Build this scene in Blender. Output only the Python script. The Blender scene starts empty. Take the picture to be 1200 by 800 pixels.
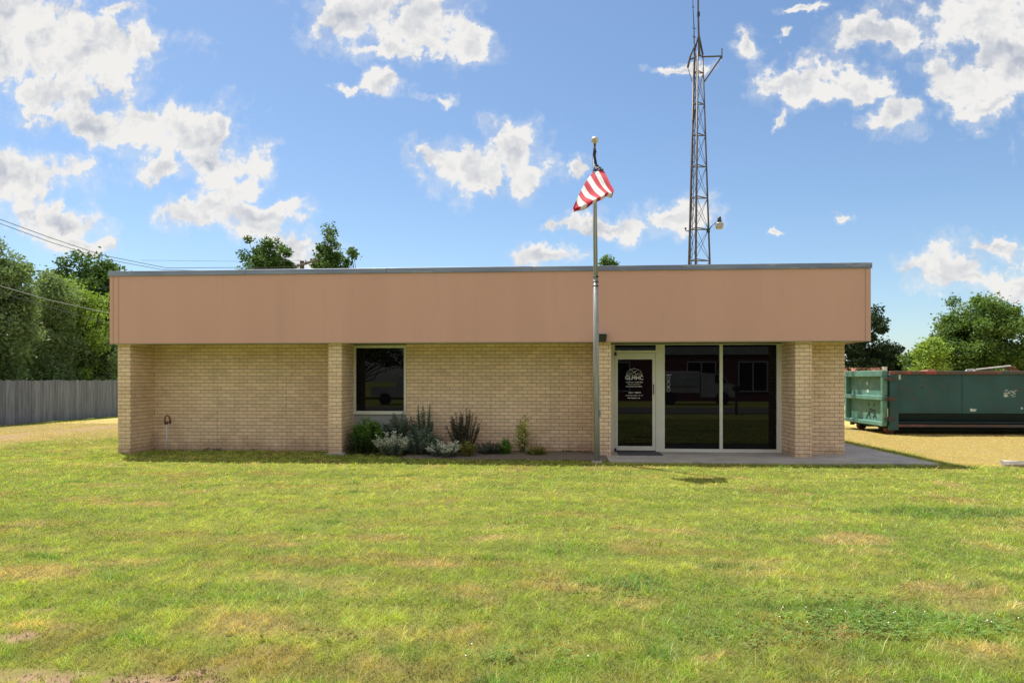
import bpy, math, random
import numpy as np
from mathutils import Vector, Matrix
R = math.radians
random.seed(7)
scene = bpy.context.scene
C = scene.collection

# ------------------------------------------------------------------ camera, sky, sun, exposure
TH = math.atan(55 / 800); CT, ST = math.cos(TH), math.sin(TH)
EYE = 1.6; HOR = 445.0; F = 800.0
cam_d = bpy.data.cameras.new('camera'); cam = bpy.data.objects.new('camera', cam_d); C.objects.link(cam)
cam.location = (0, 0, EYE); cam.rotation_euler = (R(90), 0, TH)
cam_d.sensor_width = 36; cam_d.lens = 24; cam_d.shift_y = (HOR - 400) / 1200
cam_d.clip_start = 0.05; cam_d.clip_end = 2000
scene.camera = cam

SUN_DIR = Vector((-0.325, 0.335, 1.0)).normalized()      # towards the sun: high, behind the building
ELEV = math.asin(SUN_DIR.z); AZ = math.atan2(SUN_DIR.x, SUN_DIR.y)
SKY_STRENGTH = 0.15
sun_d = bpy.data.lights.new('sun', 'SUN'); sun = bpy.data.objects.new('sun', sun_d); C.objects.link(sun)
sun_d.energy = 4.6; sun_d.angle = R(0.5); sun_d.color = (1.0, 0.955, 0.87)
sun.location = (-10, 12, 40); sun.rotation_euler = (-SUN_DIR).to_track_quat('-Z', 'Y').to_euler()
vs = scene.view_settings
vs.view_transform = 'Standard'; vs.look = 'None'; vs.gamma = 1; vs.use_curve_mapping = False; vs.exposure = 0.75
scene.cycles.max_bounces = 7; scene.cycles.diffuse_bounces = 4; scene.cycles.glossy_bounces = 3
scene.cycles.transparent_max_bounces = 6; scene.cycles.use_denoising = True; scene.cycles.denoising_prefilter = 'NONE'

def ray(px, py):                    # measuring helper: picture position -> direction in the place
    u = (px - 600) / F; v = (HOR - py) / F
    return (u * CT - ST, u * ST + CT, v)
def at(px, py, Y):
    d = ray(px, py); t = Y / d[1]; return Vector((d[0] * t, Y, EYE + d[2] * t))
def atd(px, py, t):
    d = ray(px, py); return Vector((d[0] * t, d[1] * t, EYE + d[2] * t))
def gnd(px, py, z=0.0):
    d = ray(px, py); t = (EYE - z) / -d[2]; return Vector((d[0] * t, d[1] * t, z))

class NT:
    def __init__(s, tree): s.t = tree; s.n = tree.nodes; s.l = tree.links
    def node(s, typ, **kw):
        n = s.n.new(typ)
        for k, v in kw.items(): setattr(n, k, v)
        return n
    def put(s, sock, v):
        if hasattr(v, 'is_output') or isinstance(v, bpy.types.NodeSocket): s.l.new(v, sock)
        elif v is not None: sock.default_value = v
    def math(s, op, a, b=None, c=None, clamp=False):
        n = s.node('ShaderNodeMath', operation=op, use_clamp=clamp)
        s.put(n.inputs[0], a)
        if b is not None: s.put(n.inputs[1], b)
        if c is not None: s.put(n.inputs[2], c)
        return n.outputs[0]
    def vec(s, op, a, b=None, c=None):
        n = s.node('ShaderNodeVectorMath', operation=op)
        s.put(n.inputs[0], a)
        if b is not None: s.put(n.inputs[1], b)
        if c is not None: s.put(n.inputs[2], c)
        return n.outputs[1] if op in ('LENGTH', 'DISTANCE', 'DOT_PRODUCT') else n.outputs[0]
    def noise(s, vec, scale, detail=4, rough=0.55, dims='3D'):
        n = s.node('ShaderNodeTexNoise', noise_dimensions=dims)
        s.put(n.inputs['Vector'], vec); n.inputs['Scale'].default_value = scale
        n.inputs['Detail'].default_value = detail; n.inputs['Roughness'].default_value = rough
        return n
    def mix(s, f, a, b, blend='MIX'):
        n = s.node('ShaderNodeMix', data_type='RGBA', blend_type=blend)
        s.put(n.inputs[0], f); s.put(n.inputs[6], a if not isinstance(a, tuple) else col(a)); s.put(n.inputs[7], b if not isinstance(b, tuple) else col(b))
        return n.outputs[2]
    def step(s, v, lo, hi, smooth=True):
        n = s.node('ShaderNodeMapRange', interpolation_type='SMOOTHSTEP' if smooth else 'LINEAR')
        s.put(n.inputs[0], v); n.inputs[1].default_value = lo; n.inputs[2].default_value = hi
        return n.outputs[0]
def col(c): return (c[0], c[1], c[2], 1.0)

def make_world():
    w = bpy.data.worlds.new('World'); scene.world = w; w.use_nodes = True
    t = NT(w.node_tree); t.n.clear()
    out = t.node('ShaderNodeOutputWorld'); bg = t.node('ShaderNodeBackground')
    t.l.new(bg.outputs[0], out.inputs[0]); bg.inputs[1].default_value = SKY_STRENGTH
    sky = t.node('ShaderNodeTexSky', sky_type='NISHITA'); sky.sun_disc = False
    sky.sun_elevation = ELEV; sky.sun_rotation = AZ
    sky.altitude = 100; sky.air_density = 1.0; sky.dust_density = 0.6; sky.ozone_density = 1.2
    tc = t.node('ShaderNodeTexCoord'); d = tc.outputs['Generated']
    sp = t.node('ShaderNodeSeparateXYZ'); t.l.new(d, sp.inputs[0])
    y = t.math('MAXIMUM', t.math('ABSOLUTE', sp.outputs[1]), 0.12)
    a = t.math('DIVIDE', sp.outputs[0], y); b = t.math('DIVIDE', sp.outputs[2], y)
    cx = t.node('ShaderNodeCombineXYZ'); t.l.new(a, cx.inputs[0]); t.l.new(b, cx.inputs[1])
    P = cx.outputs[0]
    # domain warp so that the puffs lose their round outline
    w1 = t.noise(P, 9, 5, 0.6, '2D'); w2 = t.noise(P, 38, 3, 0.6, '2D')
    o1 = t.vec('MULTIPLY', t.vec('SUBTRACT', w1.outputs['Color'], (0.5, 0.5, 0.5)), (0.085, 0.07, 0))
    o2 = t.vec('MULTIPLY', t.vec('SUBTRACT', w2.outputs['Color'], (0.5, 0.5, 0.5)), (0.026, 0.024, 0))
    PW = t.vec('ADD', P, t.vec('ADD', o1, o2))
    puffs = [(20,50,80,55),(95,70,62,40),(5,15,70,50),(62,108,50,32),(105,142,40,22),(136,12,20,12),(150,150,45,24),
      (212,158,48,36),(252,188,46,32),(185,202,34,18),(287,218,22,18),(238,246,42,17),(300,252,46,22),(332,240,24,10),
      (345,290,34,20),(300,272,30,16),(30,200,44,26),(10,205,40,30),(65,262,32,26),(92,286,28,14),
      (415,18,50,34),(485,26,52,36),(543,46,36,20),(455,60,30,10),(450,100,24,17),(410,98,13,7),(512,113,21,8),
      (513,195,28,24),(560,204,36,28),(610,184,36,36),(680,190,9,13),(685,265,26,12),(735,265,21,17),(632,300,38,11),
      (800,252,30,17),(797,78,30,6),(884,50,13,15),(925,40,6,8),(1020,38,34,20),(1052,46,24,22),(938,104,33,26),
      (985,92,32,22),(1012,100,24,14),(915,145,8,12),(1045,138,24,21),(992,251,9,9),(910,273,6,5),(945,5,25,5),
      (1155,15,56,44),(1190,65,50,55),(1128,95,32,28),(1148,130,28,18),(1102,112,18,12),(1102,318,32,24),(1160,286,30,9),
      (1188,334,30,20),(1135,330,20,9),(700,262,60,6),(870,330,50,4),(1290,60,90,70),(1330,300,70,30),(-90,60,80,70),
      (-120,230,80,40),(760,-60,90,30),(600,-150,120,40)]
    L = None
    for (px, py, rx, ry) in puffs:
        r = ray(px, py); ca, cb = r[0] / r[1], r[2] / r[1]
        k = 1 + ca * ca
        sx, sy = F / rx / k, F / ry
        q = t.vec('MULTIPLY_ADD', PW, (sx, sy, 0), (-ca * sx, -cb * sy, 0))
        ln = t.vec('LENGTH', q)
        # small puffs keep their own absolute edge width
        L = ln if L is None else t.math('SMOOTH_MIN', L, ln, 0.22)
    front = t.math('SUBTRACT', 1.09, L)
    nb = t.noise(d, 2.6, 6, 0.6)
    back = t.math('MULTIPLY', t.math('SUBTRACT', nb.outputs[0], 0.34), 5.0)  # unseen clouds behind the camera, thickened to brighten the shaded facade
    isfront = t.step(sp.outputs[1], 0.1, 0.3)
    mixf = t.node('ShaderNodeMix', data_type='FLOAT')
    t.l.new(isfront, mixf.inputs[0]); t.l.new(back, mixf.inputs[2]); t.l.new(front, mixf.inputs[3])
    det = t.noise(P, 20, 8, 0.62, '2D')
    def billow(vec, sc_):
        v = t.node('ShaderNodeTexVoronoi', voronoi_dimensions='2D', feature='SMOOTH_F1'); t.put(v.inputs['Vector'], vec)
        v.inputs['Scale'].default_value = sc_; v.inputs['Smoothness'].default_value = 0.35
        return t.math('SUBTRACT', 0.48, v.outputs['Distance'])
    PB = t.vec('ADD', PW, t.vec('MULTIPLY', o2, (0.8, 0.8, 0))); up = (-0.006, 0.013, 0)
    PBu = t.vec('ADD', PB, up)
    b1, b2 = billow(PB, 17), billow(PB, 42)
    bb = t.math('ADD', t.math('MULTIPLY', b1, 1.0), t.math('MULTIPLY', b2, 0.5))
    bu = t.math('ADD', t.math('MULTIPLY', billow(PBu, 17), 1.0), t.math('MULTIPLY', billow(PBu, 42), 0.5))
    Fv = t.math('ADD', t.math('ADD', mixf.outputs[0], t.math('MULTIPLY', bb, 0.75)), t.math('MULTIPLY', t.math('SUBTRACT', det.outputs[0], 0.54), 1.7))
    body = t.step(Fv, -0.05, 0.42)
    veil = t.math('MULTIPLY', t.step(Fv, -0.50, 0.45), 0.42)
    alpha = t.math('MAXIMUM', body, veil)
    alpha = t.math('MULTIPLY', alpha, t.step(sp.outputs[2], 0.0, 0.05))
    rel = t.math('SUBTRACT', bb, bu)
    dn1 = t.noise(PW, 8, 4, 0.5, '2D'); dn2 = t.noise(t.vec('ADD', PW, (-0.012, 0.04, 0)), 8, 4, 0.5, '2D')
    rel2 = t.math('SUBTRACT', dn1.outputs[0], dn2.outputs[0])
    thick = t.step(Fv, 0.35, 1.25)
    g = t.math('ADD', t.math('ADD', t.math('MULTIPLY', thick, 0.55), t.math('MULTIPLY', rel, -0.9)), t.math('MULTIPLY', rel2, -1.6), clamp=True)
    ccol = t.mix(g, (0.90, 0.89, 0.87), (0.48, 0.52, 0.61))
    sc = t.node('ShaderNodeVectorMath', operation='SCALE'); t.l.new(ccol, sc.inputs[0])
    sc.inputs[3].default_value = 1.0 / (SKY_STRENGTH * 2 ** vs.exposure) * 0.98
    # clear sky: summer blue, a little paler near the ground
    skc = t.mix(1.0, sky.outputs[0], SKY_TINT, 'MULTIPLY')
    fin = t.mix(alpha, skc, sc.outputs[0])
    t.l.new(fin, bg.inputs[0])
SKY_TINT = (0.49, 0.545, 0.585)
make_world()

# ------------------------------------------------------------------ helpers
def tag(o, label=None, cat=None, group=None, kind=None):
    if label: o['label'] = label
    if cat: o['category'] = cat
    if group: o['group'] = group
    if kind: o['kind'] = kind
    return o
def empty(name, loc, label, cat, group=None):
    o = bpy.data.objects.new(name, None); C.objects.link(o); o.location = loc; o.empty_display_size = 0.3
    return tag(o, label, cat, group)
def wloc(o):
    v = Vector((0, 0, 0))
    while o is not None: v += o.location; o = o.parent
    return v
class MB:
    def __init__(s): s.v = []; s.f = []
    def add(s, vs_, fs):
        b = len(s.v); s.pc = getattr(s, 'pc', []) + [(list(vs_), list(fs))]; s.v += [tuple(x) for x in vs_]; s.f += [tuple(i + b for i in f) for f in fs]; return s
    def box(s, x0, x1, y0, y1, z0, z1, bev=0.0):
        x0, x1 = sorted((x0, x1)); y0, y1 = sorted((y0, y1)); z0, z1 = sorted((z0, z1))
        if bev <= 0:
            return s.add([(x0,y0,z0),(x1,y0,z0),(x1,y1,z0),(x0,y1,z0),(x0,y0,z1),(x1,y0,z1),(x1,y1,z1),(x0,y1,z1)],
                         [(0,3,2,1),(4,5,6,7),(0,1,5,4),(1,2,6,5),(2,3,7,6),(3,0,4,7)])
        b = min(bev, (x1-x0)/2.1, (y1-y0)/2.1, (z1-z0)/2.1)
        V = []
        for z, e in ((z0, b), (z0 + b, 0), (z1 - b, 0), (z1, b)):
            X0, X1, Y0, Y1 = x0 + e, x1 - e, y0 + e, y1 - e; c = b if e == 0 else b * 0.3
            V += [(X0+c,Y0,z),(X1-c,Y0,z),(X1,Y0+c,z),(X1,Y1-c,z),(X1-c,Y1,z),(X0+c,Y1,z),(X0,Y1-c,z),(X0,Y0+c,z)]
        Fs = [tuple(range(7, -1, -1)), tuple(range(24, 32))]
        for k in range(3):
            for i in range(8):
                j = (i + 1) % 8; Fs.append((k*8+i, k*8+j, k*8+8+j, k*8+8+i))
        return s.add(V, Fs)
    def tube(s, pts, rad, n=8, cap=True):
        pts = [Vector(p) for p in pts]; rads = rad if isinstance(rad, (list, tuple)) else [rad] * len(pts)
        V = []; up = None
        for i, p in enumerate(pts):
            if i == 0: t = pts[1] - p
            elif i == len(pts) - 1: t = p - pts[-2]
            else: t = pts[i+1] - pts[i-1]
            t.normalize()
            if up is None: up = Vector((0,0,1)) if abs(t.z) < 0.9 else Vector((1,0,0))
            x = t.cross(up).normalized(); y = x.cross(t).normalized(); up = y
            for k in range(n):
                a = 2 * math.pi * k / n; V.append(p + (x * math.cos(a) + y * math.sin(a)) * rads[i])
        Fs = []
        for i in range(len(pts) - 1):
            for k in range(n):
                j = (k + 1) % n; Fs.append((i*n+k, i*n+j, (i+1)*n+j, (i+1)*n+k))
        if cap: Fs += [tuple(range(n-1, -1, -1)), tuple(range((len(pts)-1)*n, len(pts)*n))]
        return s.add(V, Fs)
    def lathe(s, c, prof, n=16):          # prof: (radius, z)
        V = []
        for r, z in prof:
            for k in range(n):
                a = 2*math.pi*k/n; V.append((c[0]+r*math.cos(a), c[1]+r*math.sin(a), c[2]+z))
        Fs = []
        for i in range(len(prof)-1):
            for k in range(n):
                j = (k+1) % n; Fs.append((i*n+k, i*n+j, (i+1)*n+j, (i+1)*n+k))
        Fs += [tuple(range(n-1,-1,-1)), tuple(range((len(prof)-1)*n, len(prof)*n))]
        return s.add(V, Fs)
    def prism(s, poly, y0, y1):           # poly in (x,z), extruded along y
        n = len(poly); V = [(x, y0, z) for x, z in poly] + [(x, y1, z) for x, z in poly]
        return s.add(V, [tuple(range(n)), tuple(range(2*n-1, n-1, -1))] + [(i, i+n, (i+1)%n+n, (i+1)%n) for i in range(n)])
    def each(s, name, m, parent=None, smooth=False):      # every added shape becomes a part of its own
        for V, Fs in s.pc: MB().add(V, Fs).build(name, m, parent, smooth=smooth)
    def build(s, name, m, parent=None, origin=None, smooth=False):
        me = bpy.data.meshes.new(name); o = bpy.data.objects.new(name, me); C.objects.link(o)
        off = wloc(parent) if parent is not None else Vector(origin or (0, 0, 0))
        V = np.array(s.v, dtype=np.float64) - np.array(off)
        me.from_pydata(V.tolist(), [], s.f); me.update()
        if smooth: me.polygons.foreach_set('use_smooth', [True] * len(me.polygons))
        me.materials.append(m)
        if parent is not None: o.parent = parent
        elif origin: o.location = origin
        return o
def quads_obj(name, V, m, parent=None, origin=None, nper=4, attr=None):
    """fast mesh of many separate n-gons, V is (N*nper,3)"""
    off = np.array(wloc(parent) if parent is not None else Vector(origin or (0,0,0)))
    me = bpy.data.meshes.new(name); nv = len(V); nf = nv // nper
    me.vertices.add(nv); me.vertices.foreach_set('co', (V - off).astype(np.float32).ravel())
    me.loops.add(nv); me.loops.foreach_set('vertex_index', np.arange(nv, dtype=np.int32))
    me.polygons.add(nf); me.polygons.foreach_set('loop_start', np.arange(0, nv, nper, dtype=np.int32))
    me.polygons.foreach_set('loop_total', np.full(nf, nper, dtype=np.int32))
    me.update(calc_edges=True); me.materials.append(m)
    if attr is not None:
        ca = me.attributes.new('tint', 'FLOAT_COLOR', 'POINT'); ca.data.foreach_set('color', attr.astype(np.float32).ravel())
    o = bpy.data.objects.new(name, me); C.objects.link(o)
    if parent is not None: o.parent = parent
    elif origin: o.location = origin
    return o

# numpy value noise
_T = np.random.RandomState(3).rand(256, 256)
def vn(x, y):
    xi = np.floor(x).astype(int); yi = np.floor(y).astype(int); fx = x - xi; fy = y - yi
    fx = fx*fx*(3-2*fx); fy = fy*fy*(3-2*fy); g = lambda a, b: _T[a & 255, b & 255]
    return (g(xi,yi)*(1-fx)+g(xi+1,yi)*fx)*(1-fy)+(g(xi,yi+1)*(1-fx)+g(xi+1,yi+1)*fx)*fy
def fbm(x, y, o=4, r=0.5):
    s = 0; a = 1; n = 0
    for i in range(o): s = s + a*vn(x*2**i+17.3*i, y*2**i-9.1*i); n += a; a *= r
    return s/n
def sstep(a, b, x): t = np.clip((x-a)/(b-a), 0, 1); return t*t*(3-2*t)

# ------------------------------------------------------------------ materials
def pmat(name, c1, c2=None, scale=3.0, rough=0.6, metal=0.0, bump=0.0, bscale=40, spec=0.5, island=0.0, stretch=(1,1,1), detail=5, c3=None, amt3=0.0, s3=8):
    m = bpy.data.materials.new(name); m.use_nodes = True; t = NT(m.node_tree)
    b = t.n['Principled BSDF']; b.inputs['Roughness'].default_value = rough; b.inputs['Metallic'].default_value = metal
    b.inputs['Specular IOR Level'].default_value = spec
    geo = t.node('ShaderNodeNewGeometry')
    P = t.vec('MULTIPLY', geo.outputs['Position'], stretch)
    if c2 is None: c2 = tuple(x * 0.82 for x in c1)
    n = t.noise(P, scale, detail)
    c = t.mix(t.step(n.outputs[0], 0.32, 0.68), c1, c2)
    if c3 is not None:
        n3 = t.noise(P, s3, 6, 0.65); c = t.mix(t.math('MULTIPLY', t.step(n3.outputs[0], 0.56, 0.64), amt3), c, c3)
    if island:
        hsv = t.node('ShaderNodeHueSaturation'); t.l.new(c, hsv.inputs['Color'])
        v = t.math('MULTIPLY_ADD', geo.outputs['Random Per Island'], 2*island, 1-island); t.l.new(v, hsv.inputs['Value']); c = hsv.outputs[0]
    t.l.new(c, b.inputs['Base Color'])
    if bump:
        nb = t.noise(P, bscale, 4); bn = t.node('ShaderNodeBump'); bn.inputs['Strength'].default_value = bump; bn.inputs['Distance'].default_value = 0.01
        t.l.new(nb.outputs[0], bn.inputs['Height']); t.l.new(bn.outputs[0], b.inputs['Normal'])
    return m
def leafmat(name, c1, c2, scale=1.2, trans=0.38, gloss=0.025, attr=False, rnd=0.3, hue=0.0):
    m = bpy.data.materials.new(name); m.use_nodes = True; t = NT(m.node_tree); t.n.clear()
    out = t.node('ShaderNodeOutputMaterial'); geo = t.node('ShaderNodeNewGeometry')
    if attr:
        at_ = t.node('ShaderNodeAttribute', attribute_name='tint'); c = at_.outputs['Color']
    else:
        n = t.noise(geo.outputs['Position'], scale, 3); c = t.mix(t.step(n.outputs[0], 0.35, 0.65), c1, c2)
    hsv = t.node('ShaderNodeHueSaturation'); t.l.new(c, hsv.inputs['Color'])
    t.l.new(t.math('MULTIPLY_ADD', geo.outputs['Random Per Island'], 2*rnd, 1-rnd), hsv.inputs['Value'])
    c = hsv.outputs[0]
    df = t.node('ShaderNodeBsdfDiffuse'); tr = t.node('ShaderNodeBsdfTranslucent'); gl = t.node('ShaderNodeBsdfGlossy')
    gl.inputs['Roughness'].default_value = 0.6
    t.l.new(c, df.inputs[0])
    tc = t.mix(1.0, c, (1.15, 1.12, 0.55), 'MULTIPLY'); t.l.new(tc, tr.inputs[0])
    a = t.node('ShaderNodeMixShader'); a.inputs[0].default_value = trans; t.l.new(df.outputs[0], a.inputs[1]); t.l.new(tr.outputs[0], a.inputs[2])
    b = t.node('ShaderNodeMixShader'); b.inputs[0].default_value = gloss; t.l.new(a.outputs[0], b.inputs[1]); t.l.new(gl.outputs[0], b.inputs[2])
    t.l.new(b.outputs[0], out.inputs[0])
    return m
M = {}
M['brick'] = pmat('buff_brick', (0.83,0.62,0.44), (0.76,0.555,0.38), 1.1, 0.85, bump=0.5, bscale=90, island=0.09, c3=(0.42,0.30,0.20), amt3=0.2, s3=3.0)
def splash(m):                 # reddish soil splashed on the lowest courses, and a few run-off streaks
    t = NT(m.node_tree); b = t.n['Principled BSDF']; c0 = b.inputs['Base Color'].links[0].from_socket
    g = t.node('ShaderNodeNewGeometry'); sp = t.node('ShaderNodeSeparateXYZ'); t.l.new(g.outputs['Position'], sp.inputs[0])
    n = t.noise(t.vec('MULTIPLY', g.outputs['Position'], (4, 4, 1.2)), 1.0, 5, .65)
    hgt = t.math('ADD', sp.outputs[2], t.math('MULTIPLY', t.math('SUBTRACT', n.outputs[0], .5), -.9))
    f1 = t.math('MULTIPLY', t.step(hgt, .30, -.02), .55)
    n2 = t.noise(t.vec('MULTIPLY', g.outputs['Position'], (9, 9, .35)), 1.0, 3, .5)
    f2 = t.math('MULTIPLY', t.step(n2.outputs[0], .60, .74), .22)
    c = t.mix(f1, c0, (.36, .22, .15)); c = t.mix(f2, c, (.34, .27, .19)); t.l.new(c, b.inputs['Base Color'])
splash(M['brick'])
M['mortar'] = pmat('mortar', (0.29,0.235,0.165), (0.22,0.175,0.13), 5, 0.95, bump=0.4)
M['fascia'] = pmat('tan_fascia', (0.64,0.37,0.315), (0.61,0.35,0.295), 0.5, 0.5, bump=0.25, bscale=1.6, stretch=(3,1,0.3), spec=0.3, c3=(0.50,0.32,0.25), amt3=0.2, s3=1.4)
M['soffit'] = pmat('soffit', (0.52,0.47,0.36), None, 1.5, 0.8)
M['coping'] = pmat('coping_metal', (0.25,0.29,0.42), (0.17,0.20,0.31), 1.2, 0.45, 0.2, stretch=(0.6,1,4), c3=(0.42,0.43,0.45), amt3=0.5, s3=2)
M['alu'] = pmat('white_frame', (0.66,0.66,0.60), (0.60,0.60,0.54), 2, 0.4)
M['alud'] = pmat('frame_shadow_gap', (0.10,0.10,0.09), None, 2, 0.6)
M['panel'] = pmat('grey_panel', (0.36,0.37,0.36), None, 2, 0.6)
M['concrete'] = pmat('concrete', (0.44,0.405,0.37), (0.34,0.315,0.29), 1.5, 0.9, bump=0.3, bscale=60, c3=(0.2,0.18,0.16), amt3=0.5, s3=4)
M['mat'] = pmat('mat_rubber', (0.085,0.085,0.095), None, 20, 0.9, bump=0.5)
M['black'] = pmat('black_metal', (0.02,0.021,0.026), None, 5, 0.4)
M['lens'] = pmat('lamp_lens', (0.5,0.5,0.5), None, 5, 0.2)
M['galv'] = pmat('galvanised_pole', (0.33,0.34,0.36), (0.24,0.25,0.27), 1.5, 0.45, 0.1, stretch=(6,6,1), c3=(0.26,0.26,0.27), amt3=0.3, s3=5)
M['ball'] = pmat('pole_ball', (0.42,0.33,0.25), (0.62,0.58,0.52), 12, 0.35, 0.3)
M['rope'] = pmat('rope', (0.5,0.5,0.5), None, 20, 0.9)
M['darkcloth'] = pmat('dark_blue_cloth', (0.02,0.025,0.06), None, 20, 0.9)
M['tower'] = pmat('tower_steel', (0.075,0.072,0.08), (0.12,0.085,0.07), 4, 0.55, 0.4)
M['decal'] = pmat('white_vinyl', (0.75,0.77,0.80), None, 6, 0.6)
M['pvc'] = pmat('white_pipe', (0.62,0.60,0.68), None, 20, 0.5)
M['rust'] = pmat('rusty_iron', (0.28,0.085,0.055), (0.12,0.05,0.035), 20, 0.7)
M['roofing'] = pmat('roof_membrane', (0.45,0.44,0.42), None, 1, 0.9)
M['wood'] = pmat('grey_fence_board', (0.195,0.215,0.265), (0.13,0.145,0.18), 2.2, 0.9, bump=0.4, bscale=30, island=0.22, stretch=(3,6,0.6), c3=(0.10,0.105,0.11), amt3=0.5, s3=1.6)
M['timber'] = pmat('weathered_timber', (0.46,0.42,0.37), (0.28,0.25,0.22), 3, 0.9, bump=0.6, stretch=(1,8,8), bscale=12)
M['dgreen'] = pmat('dumpster_green', (0.015,0.084,0.092), (0.010,0.060,0.068), 1.3, 0.5, bump=0.15, bscale=3, c3=(0.05,0.06,0.055), amt3=0.5, s3=5, island=0.04)
M['dgreen2'] = pmat('dumpster_green_sunlit_worn', (0.115,0.27,0.205), (0.085,0.215,0.165), 2.5, 0.6, bump=0.2, bscale=4, c3=(0.30,0.36,0.32), amt3=0.5, s3=6)  # sunlit end gate: lightness put into the green itself, with pale worn patches
M['drust'] = pmat('dumpster_rail', (0.06,0.072,0.075), (0.13,0.06,0.045), 2.2, 0.7, c3=(0.30,0.09,0.07), amt3=0.7, s3=1.2)
M['hinge'] = pmat('dumpster_hinge', (0.03,0.05,0.05), (0.10,0.05,0.04), 6, 0.7)
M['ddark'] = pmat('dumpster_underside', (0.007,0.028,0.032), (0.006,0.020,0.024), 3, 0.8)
M['redtape'] = pmat('red_reflector', (0.42,0.05,0.06), (0.25,0.04,0.05), 9, 0.4)
M['sticker'] = pmat('sticker', (0.70,0.68,0.60), (0.5,0.5,0.46), 30, 0.6)
M['scrape'] = pmat('scrape', (0.62,0.68,0.66), (0.30,0.38,0.36), 25, 0.8)
M['terracotta'] = pmat('orange_roof', (0.56,0.27,0.165), (0.46,0.21,0.13), 2, 0.7)
M['whitewall'] = pmat('white_siding', (0.72,0.72,0.70), None, 2, 0.6)
M['greywall'] = pmat('grey_siding', (0.33,0.36,0.38), None, 2, 0.7)
M['bark'] = pmat('bark', (0.11,0.085,0.065), (0.06,0.047,0.037), 6, 0.95, bump=0.6, stretch=(2,2,0.5))
M['wire'] = pmat('cable', (0.06,0.06,0.065), None, 3, 0.6)
M['wirel'] = pmat('bright_cable', (0.42,0.43,0.44), None, 3, 0.5, 0.3)
M['glassdark'] = pmat('tinted_glass', (0.0035,0.0035,0.006), None, 2, 0.0, spec=0.27)
M['glassdark'].node_tree.nodes['Principled BSDF'].inputs['Roughness'].default_value = 0.004
M['mulch'] = pmat('mulch', (0.12,0.095,0.075), (0.18,0.145,0.115), 14, 1.0, bump=1.0, bscale=25)
M['asphalt'] = pmat('asphalt', (0.16,0.155,0.15), (0.12,0.118,0.115), 3, 0.9, bump=0.4)
M['maroon'] = pmat('maroon_wall', (0.12,0.025,0.04), None, 1, 0.8)
M['truckwhite'] = pmat('white_paint', (0.38,0.39,0.41), None, 2, 0.35)
M['leaf_dark'] = leafmat('leaf_dark', (0.055,0.115,0.028), (0.095,0.165,0.04), 0.9)
M['leaf_mid'] = leafmat('leaf_mid', (0.085,0.165,0.036), (0.14,0.225,0.055), 0.9)
M['leaf_grey'] = leafmat('leaf_grey', (0.14,0.215,0.095), (0.22,0.30,0.135), 0.8)
M['leaf_lime'] = leafmat('leaf_lime', (0.20,0.32,0.055), (0.28,0.40,0.08), 0.8)
M['leaf_vdark'] = leafmat('leaf_very_dark', (0.018,0.040,0.016), (0.03,0.055,0.02), 0.8, trans=0.2)
M['grass'] = leafmat('grass_blades', None, None, attr=True, trans=0.42, gloss=0.04, rnd=0.28)

# ------------------------------------------------------------------ ground
YP, YW, YF, ZS, ZT = 14.25, 15.13, 14.12, 2.40, 3.84      # pier front, wall, fascia front, soffit, fascia top
XL, XR = at(138, 0, YP).x, 6.02
XFL, XFR = at(128.5, 0, YF).x, at(1020.5, 0, YF).x
YB = 24.5
WALK_X0, WALK_X1, WALK_Y0 = 0.98, 7.12, 13.32

G_GREEN = np.array((0.262, 0.355, 0.048)); G_LUSH = np.array((0.13, 0.27, 0.04)); G_YEL = np.array((0.39, 0.445, 0.08))
G_STRAW = np.array((0.60, 0.45, 0.20)); G_BROWN = np.array((0.38, 0.24, 0.10)); SOIL = np.array((0.30, 0.20, 0.135)); THATCH = np.array((0.24, 0.20, 0.08))
soil_spots = [(gnd(120,797), .42, .16), (gnd(205,799), .30, .13), (gnd(250,790), .17, .12), (gnd(5,792), .28, .16), (gnd(2,744), .28, .10), (gnd(55,712),.10,.04),
              (gnd(28,806), .3, .1)]
brown_spots = [(gnd(575,629), .28, .20), (gnd(1000,632), .55, .35), (gnd(1120,690), .5, .25), (gnd(1110,568), .35, .3), (gnd(300,730), .55, .25), (gnd(40,672), .6, .3), (gnd(690,690),.5,.15), (gnd(560,735),.18,.08), (gnd(760,620),.5,.12), (gnd(150,590),.8,.2), (gnd(850,560),.6,.15), (gnd(330,640),.5,.12), (gnd(1165,760),.3,.1), (gnd(985,740),.2,.08), (gnd(500,660),.4,.1)]
lush_spots = [(gnd(45,652), .30, .13), (gnd(725,685), .45, .22), (gnd(395,612),.12,.1), (gnd(1050,730), .75, .22), (gnd(850,665),.3,.12), (gnd(414,577),.2,.16), (gnd(960,712),.6,.2), (gnd(1190,675),.3,.1),
              (gnd(1100,600),1.5,.35)]
_rr = random.Random(77)
for _k in range(70):
    _y = 3.3+9.5*_rr.random()**1.3; lush_spots.append((Vector((_rr.uniform(-.8,.72)*_y, _y, 0)), _rr.uniform(.05,.20), _rr.uniform(.04,.10)))
for _k in range(45):
    _y = 3.3+9.5*_rr.random()**1.3; brown_spots.append((Vector((_rr.uniform(-.8,.72)*_y, _y, 0)), _rr.uniform(.05,.28), _rr.uniform(.03,.09)))
def spots(x, y, lst):
    m = np.zeros_like(x); wx = x + .35*(fbm(x*3,y*3,3)-.5); wy = y + .35*(fbm(x*3+40,y*3,3)-.5)
    for c, rx, ry in lst: m = np.maximum(m, 1 - np.sqrt(((wx-c.x)/rx)**2 + ((wy-c.y)/ry)**2))
    return sstep(0, .45, m)
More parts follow.
